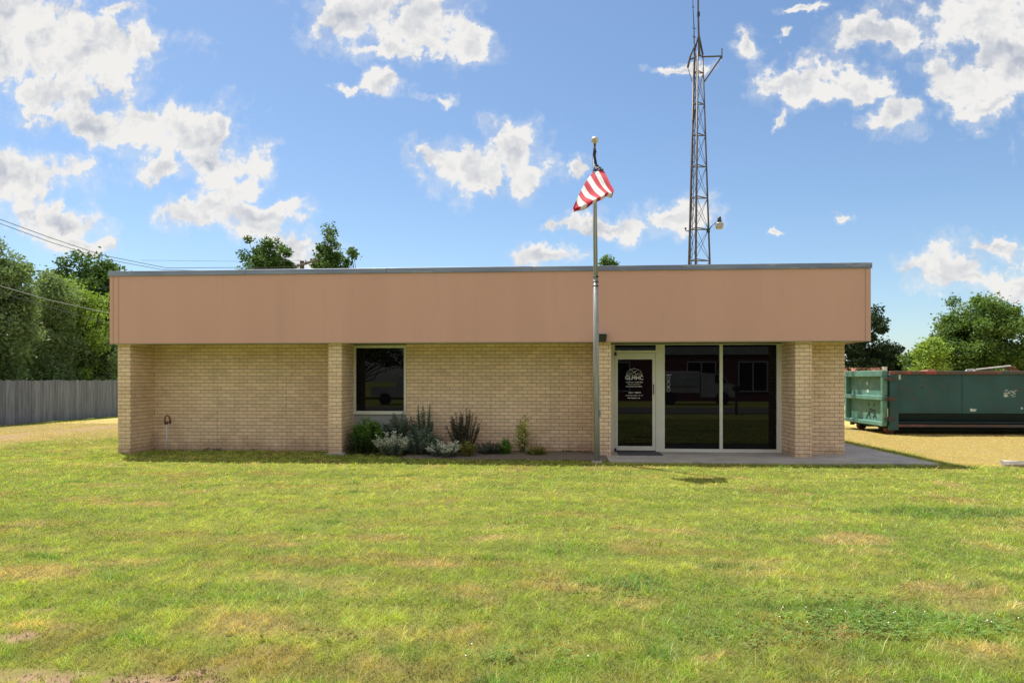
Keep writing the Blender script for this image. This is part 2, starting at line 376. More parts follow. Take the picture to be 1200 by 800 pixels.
def masks(x, y):
    n1 = fbm(x*.45+5, y*.9, 4); n2 = fbm(x*1.7, y*2.6+31, 4); n3 = fbm(x*.9+70, y*4.5, 3)
    right = sstep(-.25,.25, x-7.55+.5*(n2-.5)) * sstep(-.4,.5, y-13.55+.9*(n1-.5)+.06*(x-7))
    strip = sstep(-.1,.6, -(np.abs(x+15.4)-.55) + 2.6*(n2-.5))*sstep(9,13,y)*.9
    tan = sstep(-.8,.8, -(np.abs(x+15.9)-2.6) + 2.2*(n1-.5))*sstep(10,14,y)
    tan = np.maximum(tan, sstep(15.5,19,y)*sstep(-11.5,-13,x)*.75*sstep(-19.0,-18.2,x))
    soil = np.clip(spots(x, y, soil_spots)*2.2*sstep(.30,.42, fbm(x*9,y*14,3)),0,1)
    return n1, n2, n3, right, strip, tan, soil
def lawn_colour(x, y, hi=None):
    n1, n2, n3, right, strip, tan, soil = masks(x, y)
    c = np.outer(np.ones_like(x), G_GREEN)
    def mx(c, col_, f): f = np.clip(f, 0, 1)[:, None]; return c*(1-f) + col_*f
    c = mx(c, G_YEL, sstep(.40,.66, .5*n1+.5*n3)*.85)
    c = mx(c, G_LUSH, sstep(.55,.72, fbm(x*1.1+11,y*1.6+3,4))*.4*(0.5+.5*sstep(12,5,y)))
    c = mx(c, G_STRAW, sstep(.60,.75, n2)*.42)
    c = mx(c, G_BROWN, sstep(.62,.74, fbm(x*1.3-20,y*2.2+8,4))*.4)
    c = mx(c, G_STRAW*.8+G_BROWN*.2, spots(x,y,brown_spots)*.7)
    c = mx(c, G_LUSH, spots(x,y,lush_spots)*.75)
    c = mx(c, G_STRAW*np.array((1.15,1.16,1.0)), right*.88)
    c = mx(c, G_STRAW, tan*.85)
    return c, (right, strip, tan, soil)

def ground():
    gx = np.concatenate([np.array([-600,-300,-120,-60,-40,-30]), np.arange(-24,20.01,.125), np.array([24,30,40,60,120,300,600])])
    gy = np.concatenate([np.array([-400,-150,-60,-30,-20,-12,-6,-3,0,1.5]), np.arange(2.5,24.01,.125), np.array([27,31,40,60,100,200,400,900])])
    X, Y = np.meshgrid(gx, gy); nx, ny = len(gx), len(gy); x = X.ravel(); y = Y.ravel()
    z = .03*(fbm(x*.5,y*.5,3)-.5) + .022*(fbm(x*4,y*4,3)-.5)
    flat = ((x > -9.9) & (x < 7.6) & (y > 13.0) & (y < 25)) | (np.abs(x) > 24) | (y > 24) | (y < 2.4)
    z = np.where(flat, -0.01, z) - 0.0
    c, (right, strip, tan, soil) = lawn_colour(x, y)
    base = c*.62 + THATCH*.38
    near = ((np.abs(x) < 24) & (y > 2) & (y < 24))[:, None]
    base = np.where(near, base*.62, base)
    n = fbm(x*6, y*6, 3)[:, None]
    s = np.maximum(soil, strip*.8)[:, None]
    base = base*(1-s) + SOIL*(.8+.5*n)*s
    V = np.stack([x, y, z-.012*soil*(x>-24)], 1)
    me = bpy.data.meshes.new('ground'); idx = np.arange(nx*ny).reshape(ny, nx)
    q = np.stack([idx[:-1,:-1], idx[:-1,1:], idx[1:,1:], idx[1:,:-1]], -1).reshape(-1, 4)
    me.vertices.add(len(V)); me.vertices.foreach_set('co', V.astype(np.float32).ravel())
    me.loops.add(q.size); me.loops.foreach_set('vertex_index', q.ravel().astype(np.int32))
    me.polygons.add(len(q)); me.polygons.foreach_set('loop_start', np.arange(0, q.size, 4, dtype=np.int32)); me.polygons.foreach_set('loop_total', np.full(len(q), 4, dtype=np.int32))
    me.update(calc_edges=True)
    me.polygons.foreach_set('use_smooth', [True]*len(q))
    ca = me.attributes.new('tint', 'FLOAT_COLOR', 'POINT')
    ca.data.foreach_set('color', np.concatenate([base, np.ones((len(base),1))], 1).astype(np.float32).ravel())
    m = bpy.data.materials.new('soil_and_turf'); m.use_nodes = True; t = NT(m.node_tree); b = t.n['Principled BSDF']
    b.inputs['Roughness'].default_value = 1; b.inputs['Specular IOR Level'].default_value = .1
    a = t.node('ShaderNodeAttribute', attribute_name='tint'); g = t.node('ShaderNodeNewGeometry')
    n1 = t.noise(g.outputs['Position'], 26, 6, .7); n2 = t.noise(g.outputs['Position'], 3.5, 5, .6)
    c1 = t.mix(1.0, a.outputs['Color'], t.mix(n1.outputs[0], (.45,.45,.45), (1.55,1.5,1.45)), 'MULTIPLY')
    c2 = t.mix(1.0, c1, t.mix(n2.outputs[0], (.75,.78,.75), (1.25,1.22,1.2)), 'MULTIPLY')
    t.l.new(c2, b.inputs['Base Color'])
    bn = t.node('ShaderNodeBump'); bn.inputs['Strength'].default_value = .9; bn.inputs['Distance'].default_value = .03
    t.l.new(n1.outputs[0], bn.inputs['Height']); t.l.new(bn.outputs[0], b.inputs['Normal'])
    me.materials.append(m)
    o = bpy.data.objects.new('ground', me); C.objects.link(o); tag(o, kind='structure')
ground()

def grass():
    rs = np.random.RandomState(5); zones = []
    def zone(x0, x1, y0, y1, dens, wid): n = int((x1-x0)*(y1-y0)*dens); zones.append((rs.uniform(x0,x1,n), rs.uniform(y0,y1,n), np.full(n, wid)))
    zone(-4.5, 4.2, 2.9, 4.6, 8500, .0034)
    zone(-7.0, 6.6, 4.6, 6.6, 5000, .0044)
    zone(-9.6, 8.8, 6.6, 9.2, 2700, .0062)
    zone(-13, 12, 9.2, 13.6, 1500, .0090)
    zone(-20, -9, 13.6, 19.4, 700, .013)
    zone(-19.5, -9.8, 19.4, 26, 400, .016)
    zone(-9.8, 6, 13.6, 15.0, 1100, .010)
    zone(7.1, 17, 13.2, 20.8, 1500, .007)
    zone(7.1, 10, 20.8, 26, 300, .018)
    x = np.concatenate([z[0] for z in zones]); y = np.concatenate([z[1] for z in zones]); w = np.concatenate([z[2] for z in zones])
    n1, n2, n3, right, strip, tan, soil = masks(x, y)
    clump = fbm(x*7, y*7, 3)
    keep = rs.rand(len(x)) > np.maximum.reduce([soil*1.02, strip*.88, sstep(.52,.2,clump)*.35, right*.35])
    keep &= ~((x > WALK_X0-.02) & (x < WALK_X1) & (y > WALK_Y0-.01))
    keep &= ~((x > XL-.02) & (x < XR+.1) & (y > YW-.12))
    keep &= ~((x > -3.22) & (x < 1.0) & (y > 13.62+.1*(n2-.5)))
    for px in ((138,153), (385,400)):
        keep &= ~((x > at(px[0],0,YP).x-.02) & (x < at(px[1],0,YP).x+.02) & (y > YP-.02))
    x, y, w = x[keep], y[keep], w[keep]; n = len(x)
    c, (right, strip, tan, soil) = lawn_colour(x, y)
    lush = spots(x, y, lush_spots)
    h = (.016+.020*rs.rand(n)) * (.45 + .55*fbm(x*2.4+8,y*2.4,3) + .75*sstep(.35,.7,fbm(x*15,y*8,3))) * (1-.35*right) * (1-.4*tan) * (1+.6*lush) * (1+.25*sstep(6,3.5,y))
    tall = rs.rand(n) < .012; h = np.where(tall, h*1.8, h)
    # dry blades scattered everywhere
    dry = rs.rand(n) < .13 + .22*right; c[dry] = c[dry]*.35 + G_STRAW*.65
    c_r = c.copy(); c *= ((.58 + .74*sstep(.28,.68,fbm(x*15,y*8,3)))*(.90+.20*sstep(.3,.7,fbm(x*4.5+9,y*4.5,2))))[:, None]; c = c*(1-.65*right[:,None]) + c_r*(.65*right[:,None]); hue = rs.normal(0,.10,n); c[:, 0] *= 1+hue; c[:, 1] *= 1-.3*hue
    az = rs.uniform(0, 2*np.pi, n); lean = h*rs.uniform(.25,1.7,n); la = rs.uniform(0, 2*np.pi, n)
    dx, dy = np.cos(az)*w/2, np.sin(az)*w/2; lx, ly = np.cos(la)*lean, np.sin(la)*lean
    zb = -.02 + np.zeros(n)
    P = np.zeros((n, 7, 3))
    def setp(i, X, Y, Z): P[:, i, 0] = X; P[:, i, 1] = Y; P[:, i, 2] = Z
    z0 = .03*(fbm(x*.5,y*.5,3)-.5) + .022*(fbm(x*4,y*4,3)-.5) - .006
    setp(0, x-dx, y-dy, z0); setp(1, x+dx, y+dy, z0)
    setp(2, x+dx*.8+lx*.35, y+dy*.8+ly*.35, z0+h*.6); setp(3, x-dx*.8+lx*.35, y-dy*.8+ly*.35, z0+h*.6)
    setp(4, x+lx, y+ly, z0+h)
    me = bpy.data.meshes.new('lawn_grass')
    V = P[:, :5].reshape(-1, 3); me.vertices.add(n*5); me.vertices.foreach_set('co', V.astype(np.float32).ravel())
    b = (np.arange(n)*5)[:, None]; L = (b + np.array([0,1,2,3, 3,2,4])).ravel().astype(np.int32)
    me.loops.add(len(L)); me.loops.foreach_set('vertex_index', L)
    me.polygons.add(n*2); ls = (np.arange(n)*7)[:, None] + np.array([0, 4]); me.polygons.foreach_set('loop_start', ls.ravel().astype(np.int32))
    me.polygons.foreach_set('loop_total', np.tile([4, 3], n).astype(np.int32)); me.update(calc_edges=True)
    ca = me.attributes.new('tint', 'FLOAT_COLOR', 'POINT')
    cc = np.repeat(np.concatenate([c, np.ones((n,1))], 1), 5, 0); ca.data.foreach_set('color', cc.astype(np.float32).ravel())
    me.materials.append(M['grass'])
    o = bpy.data.objects.new('lawn_grass', me); C.objects.link(o)
    tag(o, 'mown yellow green lawn grass with dry patches in front of the building', 'grass', kind='stuff')
    # clover leaves and white clover heads scattered in the greener spots
    V = []
    for c_, rx, ry, k in [(gnd(1050,732), .8, .25, 420), (gnd(720,690), .5, .2, 100), (gnd(880,745), .5, .2, 120), (gnd(620,770), .4, .12, 100), (gnd(960,700), .6,.2,120), (gnd(350,745),.5,.15,80)]:
        for i in range(k):
            a = rs.rand()*6.28; r = math.sqrt(rs.rand()); X = c_.x+rx*r*math.cos(a); Y = c_.y+ry*r*math.sin(a); Z = .012+rs.rand()*.022; s = .006+rs.rand()*.005
            for q in range(3):
                an = a+q*2.1; ox, oy = X+s*math.cos(an), Y+s*math.sin(an); e = s*.9
                V += [(ox-e,oy-e*.3,Z),(ox+e*.2,oy-e,Z+.003),(ox+e,oy+e*.3,Z+.004),(ox-e*.2,oy+e,Z)]
    cm = leafmat('clover_leaf', (.12,.23,.045), (.17,.28,.06), 3)
    cl = quads_obj('clover_leaves', np.array(V), cm); tag(cl, 'dark green clover leaves growing low among the lawn grass', 'clover', kind='stuff')
    V = []
    for c_, rx, ry, k in [(gnd(1050,730), .85, .22, 14), (gnd(620,765), .5, .15, 3), (gnd(450,640), 3, .6, 4)]:
        for i in range(k):
            X = c_.x+rx*rs.uniform(-1,1); Y = c_.y+ry*rs.uniform(-1,1); Z = .032; s = .0034; V += [(X-s,Y-s,Z+.004),(X+s,Y-s,Z+.005),(X+s,Y+s,Z+.007),(X-s,Y+s,Z+.006)]
            for q in range(4):
                a = rs.rand()*3.14; V += [(X-s*math.cos(a),Y-s*math.sin(a),Z-s),(X+s*math.cos(a),Y+s*math.sin(a),Z-s),(X+s*math.cos(a),Y+s*math.sin(a),Z+s),(X-s*math.cos(a),Y-s*math.sin(a),Z+s)]
    cb = MB(); rr = random.Random(12)
    for c_, rx, ry in soil_spots:
        for i in range(int(2600*rx*ry)+8):
            a = rr.random()*6.28; q = math.sqrt(rr.random())*1.05; X_ = c_.x+rx*q*math.cos(a); Y_ = c_.y+ry*q*math.sin(a); s_ = rr.uniform(.004,.014)
            pv = [(X_+s_*math.cos(k*1.571+a)*rr.uniform(.6,1.3), Y_+s_*math.sin(k*1.571+a)*rr.uniform(.6,1.3), -.022+rr.uniform(0,.004)) for k in range(4)] + [(X_+rr.uniform(-.3,.3)*s_, Y_+rr.uniform(-.3,.3)*s_, -.018+s_*rr.uniform(.8,1.6))]
            cb.add(pv, [(0,1,4),(1,2,4),(2,3,4),(3,0,4)])
    tag(cb.build('soil_crumbs', pmat('soil_crumb', tuple(SOIL*1.05), tuple(SOIL*.7), 20, 1.0, island=.25)), 'crumbly pinkish brown soil showing through bare patches of the lawn', 'soil', kind='stuff')
    fl = quads_obj('clover_flowers', np.array(V), pmat('clover_white', (.86,.83,.70))); tag(fl, 'small white clover flower heads dotted over the lawn', 'clover flowers', kind='stuff')
grass()

def sheet(name, x0, x1, y0, y1, z, m): return tag(MB().add([(x0,y0,z),(x1,y0,z),(x1,y1,z),(x0,y1,z)], [(0,1,2,3)]).build(name, m), kind='structure')
# front walk and the path down the right side
p = MB(); p.box(WALK_X0, WALK_X1, WALK_Y0, YP+.5, -.08, .028, .006)
p.box(XR-.2, WALK_X1, YP+.506, 18.6, -.08, .028, .006); p.box(WALK_X0, XR-.206, YP+.506, YW+.1, -.08, .028, .006)
tag(p.build('concrete_walk', M['concrete']), kind='structure')
p = MB(); bx = np.linspace(-3.2, .98, 40); pts = [(x_, 13.66+.05*math.sin(x_*5)+.03*math.sin(x_*13), .0) for x_ in bx]
p.add(pts + [(x_, 14.35, .05) for x_ in bx] + [(x_, YW, .03) for x_ in bx], [(i, i+1, i+41, i+40) for i in range(39)] + [(i+40, i+41, i+81, i+80) for i in range(39)])
tag(p.build('planting_bed', M['mulch']), kind='structure')
sheet('street', -300, 300, -9.5, -2.5, .02, M['asphalt'])

# ------------------------------------------------------------------ the building
B = empty('office_building', (-1.8, YP, 0), 'low tan office building with buff brick walls and flat roof behind the lawn', 'building')
CH, BL, J = .0797, .203, .0105
def brick_face(mb, mo, a, b, z0, z1, thick=.014, seed=0):
    """a, b: (x,y) ends of the face at its outer surface, seen from outside left to right"""
    rnd = random.Random(seed); A = Vector((a[0], a[1], 0)); Bv = Vector((b[0], b[1], 0)); L = (Bv-A).length; u = (Bv-A)/L; n = Vector((u.y, -u.x, 0))
    k = 0; z = z0
    while z < z1 - .01:
        h = min(CH - J, z1 - z); s = -(BL/2 if k % 2 else 0) - .02
        while s < L:
            s0, s1 = max(s, 0), min(s + BL - J*.75, L)
            if s1 - s0 > .015:
                o = rnd.uniform(-.0015, .0015); e0 = A+u*s0; e1 = A+u*s1; zz = z + rnd.uniform(-.0008,.0008); q = .0015
                f0, f1 = e0+n*o, e1+n*o; g0, g1 = e0-n*thick, e1-n*thick
                V = [(f0.x,f0.y,zz),(f1.x,f1.y,zz),(f1.x,f1.y,zz+h),(f0.x,f0.y,zz+h),(g0.x,g0.y,zz),(g1.x,g1.y,zz),(g1.x,g1.y,zz+h),(g0.x,g0.y,zz+h)]
                mb.add(V, [(0,1,2,3),(1,5,6,2),(4,0,3,7),(3,2,6,7),(1,0,4,5)])
            s += BL
        z += CH; k += 1
def wall_part(name, faces, core, z0=-.1, z1=ZS, seed=0):
    mb = MB()
    for i, (a, b) in enumerate(faces): brick_face(mb, None, a, b, -.06, z1, seed=seed+i)
    o = mb.build(name, M['brick'], B)
    m2 = MB()
    for c in core: m2.box(c[0], c[1], c[2], c[3], z0, z1)
    m2.build('mortar', M['mortar'], o)
    return o
t_ = .010
def pier(x0, x1, seed, y1=YW):
    wall_part('brick_pier', [((x0,YP),(x1,YP)), ((x1,YP+.0145),(x1,y1)), ((x0,y1),(x0,YP+.0145))], [(x0+t_,x1-t_,YP+t_,y1)], seed=seed)
xp = lambda px: at(px, 0, YP).x
xw = lambda px: at(px, 0, YW).x
P1 = (XL, xp(153)); P2 = (xp(385), xp(400.5)); P3 = (xp(697), xp(716)); P4 = (xp(932), xp(951.5))
wall_part('brick_pier', [((P1[0],YP),(P1[1],YP)), ((P1[1],YP+.0145),(P1[1],YW)), ((P1[0],YB),(P1[0],YP+.0145))], [(P1[0]+t_,P1[1]-t_,YP+t_,YW)], seed=1)
for i, pr in enumerate((P2, P3, P4)): pier(pr[0], pr[1], 10+5*i)
WX0, WX1 = P2[1], xw(476); SX0, SX1 = P3[1], P4[0]
wall_part('brick_wall', [((P1[1],YW),(P2[0],YW))], [(P1[1],P2[0]-.001,YW+t_,YW+.2)], seed=40)
wall_part('brick_wall', [((WX1,YW),(P3[0],YW))], [(WX1,P3[0]-.001,YW+t_,YW+.2)], seed=50)
wall_part('brick_wall', [((P4[1],14.86),(XR,14.86)), ((XR,14.8745),(XR,YB))], [(P4[1]-.05,XR-t_,14.86+t_,YB)], seed=60)
m_ = MB(); m_.box(XL+t_, XL+.3, YW+.001, YB, -.1, ZS); m_.box(XL+.3, XR-.3, YB-.3, YB-.002, -.1, ZS); m_.build('rear_wall', M['mortar'], B)
# soffit, fascia, coping, roof
MB().box(XFL+.04, XFR-.04, YF+.04, YB+.2, ZS+.002, ZS+.03).build('soffit', M['soffit'], B)
f = MB(); f.box(XFL, XFR, YF, YF+.04, ZS-.02, ZT); f.box(XFL, XFL+.04, YF+.04, YB+.25, ZS-.02, ZT); f.box(XFR-.04, XFR, YF+.04, YB+.25, ZS-.02, ZT); f.box(XFL+.04, XFR-.04, YB+.21, YB+.25, ZS-.02, ZT)
fo = f.build('fascia', M['fascia'], B)
for k, (xx, w_) in enumerate(((XFL+.075,.008),(XFL+.20,.006),(XFR-.11,.010))):
    MB().box(xx, xx+w_, YF-.004, YF+.001, ZS-.02, ZT-.002).build('seam', pmat('seam_%d'%k, (0.36,0.23,0.17)) if k == 0 else bpy.data.materials['seam_0'], fo)
MB().box(XFL-.002, XFR+.002, YF-.004, YF+.001, ZS-.03, ZS-.014).build('drip_edge', pmat('drip_edge', (0.30,0.27,0.18)), fo)
c_ = MB(); xs = [XFL-.02]; 
while xs[-1] < XFR-3: xs.append(xs[-1]+3.05)
xs[-1] = XFR+.02 if XFR+.02-xs[-1] < 1.2 else xs[-1]
if xs[-1] < XFR: xs.append(XFR+.02)
for i in range(len(xs)-1):
    c_.box(xs[i]+.002, xs[i+1]-.002, YF-.028-.002*(i%2), YF+.14, ZT-.004+.003*(i%2), ZT+.10+.003*((i*7)%3), .004)
c_.box(XFL-.022, XFL+.10, YF+.142, YB+.27, ZT, ZT+.10, .004); c_.box(XFR-.10, XFR+.022, YF+.142, YB+.27, ZT, ZT+.10, .004)
c_.box(XFL+.10, XFR-.10, YB+.15, YB+.27, ZT, ZT+.10, .004)
co = c_.build('coping', M['coping'], B)
MB().box(XFL+.04, XFR-.04, YF+.04, YB+.21, ZT-.12, ZT-.05).build('roof', M['roofing'], B)

# left window: frame, pane, grey panel below
zt = ZS-.02
def zpy(py, Y=YW, px=600): return at(px, py, Y).z
w0, w1 = WX0+.002, WX1
wzb = zpy(484, YW, 445); wfr = MB()
fw = .045; Yf0, Yf1 = YW-.035, YW+.05
wfr.box(w0, w0+fw, Yf0, Yf1, wzb, zt); wfr.box(w1-fw, w1, Yf0, Yf1, wzb, zt); wfr.box(w0+fw, w1-fw, Yf0, Yf1, wzb, wzb+.05); wfr.box(w0+fw, w1-fw, Yf0, Yf1, zt-.065, zt)
wo = wfr.build('window', M['alu'], B)
MB().box(w0+fw, w1-fw, YW+.012, YW+.02, wzb+.05, zt-.065).build('pane', M['glassdark'], wo)
MB().box(w0-.03, w1+.02, YW-.055, YW-.036, wzb-.022, wzb+.012).build('sill', M['alu'], wo)
MB().box(w0, w1, YW-.01, YW+.05, -.1, wzb-.024).build('under_window_panel', M['panel'], B)
MB().box(w0, w1, YW+.052, YW+.2, -.1, ZS).build('wall_core', M['mortar'], B)
# storefront
s0, s1 = SX0+.002, SX1-.002
Z0 = zpy(530, YW, 745)+.0
Z0 = .03
X = lambda px: at(px, 0, Yf0).x
def zz(py, px=780): return at(px, py, Yf0).z
dz0, dz1 = .055, zz(413.5, 745)
sf = MB()
top = zt; topb = zz(404)
sf.box(s0, s1, Yf0, Yf1, topb, top)                                   # head
sf.box(s0, X(720.5), Yf0, Yf1, Z0, topb-.001)                                # left jamb
sf.box(X(768.5), X(779), Yf0, Yf1, Z0, topb-.001)                            # wide mullion
sf.box(X(843.4), X(847), Yf0+.002, Yf1, Z0+.07, topb-.001)
sf.box(X(910.5), s1, Yf0, Yf1, Z0, topb-.001)
sf.box(X(779)+.001, X(910.5)-.001, Yf0, Yf1, Z0, Z0+.068)
sf.box(X(720.5)+.001, X(768.5)-.001, Yf0, Yf1, dz1, dz1+.055)
so = sf.build('storefront_frame', M['alu'], B)
for a_, b_, z0_, z1_ in ((779, 843.4, Z0+.068, topb), (847, 910.5, Z0+.068, topb), (720.5, 768.5, dz1+.055, topb)):
    MB().box(X(a_)+.001, X(b_)-.001, YW+.012, YW+.02, z0_+.001, z1_-.001).build('pane', M['glassdark'], so)
d = MB(); D0, D1 = X(720.5)+.004, X(768.5)-.004; Yd = Yf0+.006; g0, g1 = X(724), X(764.5); gz0, gz1 = zz(522.5, 745), zz(421, 745)
d.box(D0, g0, Yd, Yd+.05, dz0, dz1-.004, .003); d.box(g1, D1, Yd, Yd+.05, dz0, dz1-.004, .003); d.box(g0, g1, Yd, Yd+.05, dz0, gz0, .003); d.box(g0, g1, Yd, Yd+.05, gz1, dz1-.004, .003)
do = d.build('door', M['alu'], B)
MB().box(g0, g1, Yd+.02, Yd+.028, gz0, gz1).build('glass', M['glassdark'], do)
h = MB(); h.box(g1+.012, g1+.03, Yd-.05, Yd-.038, zz(462,766), zz(450,766), .003); h.box(g1+.014, g1+.028, Yd-.04, Yd, zz(461,766), zz(460,766)); h.box(g1+.014, g1+.028, Yd-.04, Yd, zz(452,766), zz(451,766)); h.build('handle', M['black'], do)
MB().box(D0-.012, D0+.035, Yd-.03, Yd-.001, dz1-.06, dz1+.02, .004).build('hinge', M['black'], do)
MB().box(D0-.012, D0+.03, Yd-.03, Yd-.001, dz0-.005, dz0+.05, .004).build('hinge', M['black'], do)
MB().box(D0, D1, Yf0-.03, Yf1, .028, dz0-.006).build('threshold', M['black'], B)
MB().box(P3[1]+.001, P4[0]-.001, YW+.055, YW+.2, -.1, ZS).build('wall_core', M['mortar'], B)
# lettering on the door
def text_mesh(body, size, cx, z, y, sx=1.0, bold=0.0):
    cu = bpy.data.curves.new('lettering', 'FONT'); cu.body = body; cu.size = size; cu.align_x = 'CENTER'; cu.offset = bold; cu.extrude = .0006
    o = bpy.data.objects.new('tmp', cu); C.objects.link(o); bpy.context.view_layer.update()
    me = bpy.data.meshes.new_from_object(o.evaluated_get(bpy.context.evaluated_depsgraph_get()))
    V = [(cx + v.co.x*sx, y - v.co.z, z + v.co.y) for v in me.vertices]; Fs = [tuple(p_.vertices) for p_ in me.polygons]
    bpy.data.objects.remove(o); bpy.data.curves.remove(cu); bpy.data.meshes.remove(me)
    return V, Fs
yl = Yd+.0185; lx = at(743.2, 0, yl).x; lt = MB(); zl = lambda py: at(743, py, yl).z
lt.add(*text_mesh('GLMHC', .115, lx, zl(444.6), yl, 1.0, .002))
_rl = random.Random(6)                         # the six small lines are too fine to read in the photograph: word-length strokes
for py, wd, sz in ((448.2, .36, .022), (450.6, .28, .018), (453.2, .37, .022), (460.6, .25, .030), (463.6, .36, .017), (466.8, .28, .024)):
    x_ = lx - wd/2; z_ = zl(py)
    while x_ < lx + wd/2:
        for k in range(_rl.randint(3, 7)):
            cw = sz*_rl.uniform(.45, .7); ch = sz*_rl.choice((.75, 1, 1.05)); kd = _rl.randint(0, 2)
            if kd != 1: lt.box(x_, x_+cw*.3, yl-.0006, yl+.0006, z_, z_+ch)
            if kd != 0: lt.box(x_+cw*.62, x_+cw*.92, yl-.0007, yl+.0005, z_, z_+ch*.8)
            lt.box(x_+cw*.05, x_+cw*.9, yl-.0008, yl+.0004, z_+ch*_rl.choice((0, .4, .7)), z_+ch*_rl.choice((.75, .9)))
            x_ += cw*1.12
            if x_ > lx + wd/2: break
        x_ += sz*.5
r_ = .172; cz = zl(440.2)
arc = [(lx + r_*math.cos(a), yl, cz + r_*.92*math.sin(a)) for a in np.linspace(0, math.pi, 25)]
lt.tube(arc, .0038, 4)
for pts_ in ([(-.16,.02),(-.10,.075),(-.06,.05),(0,.07),(.05,.03),(.10,.06),(.16,.02)], [(-.16,.005),(-.08,.03),(0,.012),(.08,.035),(.16,.005)], [(-.07,.125),(-.03,.10),(0,.088),(.03,.10),(.075,.12)], [(-.02,.10),(.0,.08),(.025,.085)]):
    lt.tube([(lx+x_, yl, cz+z_) for x_, z_ in pts_], [.0036]*len(pts_), 4)
lt.build('lettering', M['decal'], do)
# small column of white rings in the first big pane
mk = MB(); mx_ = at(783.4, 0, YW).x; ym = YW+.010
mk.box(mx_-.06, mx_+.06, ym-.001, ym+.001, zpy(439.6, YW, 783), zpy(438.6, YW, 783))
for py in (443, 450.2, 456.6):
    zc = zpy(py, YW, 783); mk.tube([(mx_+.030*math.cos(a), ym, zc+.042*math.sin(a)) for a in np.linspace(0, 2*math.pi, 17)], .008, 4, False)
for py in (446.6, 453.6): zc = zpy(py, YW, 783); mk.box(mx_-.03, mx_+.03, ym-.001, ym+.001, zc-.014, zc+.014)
mk.build('pane_marks', pmat('dim_marks', (.26,.26,.31)), B)
# wall flood light on the fascia beside the flagpole
lx0, lx1 = at(702, 0, YF-.1).x, at(710.5, 0, YF-.1).x; lz1, lz0 = at(706, 391.5, YF-.1).z, at(706, 400.5, YF-.1).z
lb = MB(); lb.add([(lx0,YF-.16,lz0+.02),(lx1-.01,YF-.16,lz0),(lx1,YF-.004,lz0),(lx0,YF-.004,lz0),(lx0,YF-.19,lz1-.01),(lx1+.01,YF-.19,lz1-.01),(lx1,YF-.004,lz1),(lx0,YF-.004,lz1)],
                  [(0,3,2,1),(4,5,6,7),(0,1,5,4),(1,2,6,5),(2,3,7,6),(3,0,4,7)])
lo = lb.build('flood_light', M['black'], B)
MB().box(lx0-.002, lx1-.015, YF-.20, YF-.02, lz1+.002, lz1+.02).build('light_cap', M['lens'], lo)
# footing slab showing under the second pier
MB().box(P2[0]-.03, P2[1]+.06, YP-.035, YP+.1, -.06, .045, .006).build('pier_footing', M['concrete'], B)

# door mat
mt = MB(); a_, b_ = at(724, 0, 14.75).x, at(774, 0, 14.75).x; mt.box(a_, b_, 14.35, 14.95, .0295, .05, .006)
for k in range(14): yk = 14.38+k*.04; mt.box(a_+.03, b_-.03, yk, yk+.014, .049, .054)
tag(mt.build('door_mat', M['mat'], origin=((a_+b_)/2, 14.65, .029)), 'dark rubber doormat on the walk below the glass door', 'door mat')

# yard hydrant
hx = at(195.5, 0, 14.86).x; hy = 14.86
H = empty('water_spigot', (hx, hy, 0), 'thin white standpipe with red hooked tap beside the left pier', 'water spigot')
MB().tube([(hx,hy,-.1),(hx,hy,.60)], .019, 10).build('pipe', M['pvc'], H, smooth=True)
tp = MB(); tp.tube([(hx,hy,.60),(hx,hy,.66)], .028, 10); tp.tube([(hx-.045,hy,.60),(hx-.05,hy,.70),(hx-.035,hy,.775),(hx+.01,hy,.80),(hx+.055,hy,.775),(hx+.075,hy,.70),(hx+.08,hy-.01,.655)], [.016,.017,.016,.016,.017,.02,.024], 8)
tp.tube([(hx-.045,hy,.61),(hx+.01,hy,.64)], .014, 8)
tp.build('tap', M['rust'], H, smooth=True)
MB().tube([(hx+.08,hy-.01,.66),(hx+.085,hy-.02,.62)], .03, 8).build('spout', M['black'], H)

# ------------------------------------------------------------------ flagpole and flag
fb = gnd(699.5, 541.5); fx, fy = fb.x, fb.y
FP = empty('flagpole', (fx, fy, 0), 'tall slim galvanised flagpole with ball top standing in front of the building', 'flagpole')
ft = at(697, 172, fy)
def pole_at(z): k = z/ft.z; return Vector((fx+(ft.x-fx)*k, fy, z))
MB().tube([pole_at(-.1), pole_at(1.9), pole_at(3.55)], [.058,.054,.050], 16).build('lower_pole', M['galv'], FP, smooth=True)
MB().tube([pole_at(3.55), pole_at(4.9), pole_at(ft.z)], [.043,.036,.026], 16).build('upper_pole', M['galv'], FP, smooth=True)
jr = MB()
for z_ in (3.50, 3.60, 3.42): jr.tube([pole_at(z_-.015), pole_at(z_+.015)], .055, 16)
jr.each('joint_ring', M['black'], FP, True)
MB().lathe((fx,fy,0), [(.11,-.05),(.11,.018),(.10,.026),(.06,.03)], 20).build('footing', M['concrete'], FP)
top_ = pole_at(ft.z)
MB().tube([top_, top_+Vector((0,0,.07))], .022, 12).build('truck', M['black'], FP)
MB().lathe((top_.x,top_.y,top_.z+.125), [(.072*math.sin(a)+.001, -.072*math.cos(a)) for a in np.linspace(0, math.pi, 12)], 20).build('ball_finial', M['ball'], FP, smooth=True)
rp = MB(); rp.tube([pole_at(.95)+Vector((.085,-.03,0)), pole_at(3)+Vector((-.04,-.09,0)), pole_at(5.9)+Vector((-.05,-.03,0)), top_+Vector((-.02,-.03,.02))], .004, 5)
rp.tube([pole_at(.95)+Vector((.09,-.02,0)), pole_at(3)+Vector((-.02,-.09,0)), top_+Vector((.02,-.03,.02))], .004, 5); rp.build('halyard', M['rope'], FP)
cl = MB(); cl.box(pole_at(.95).x+.055, pole_at(.95).x+.085, fy-.04, fy-.01, .88, 1.02, .004); cl.build('cleat', M['galv'], FP)

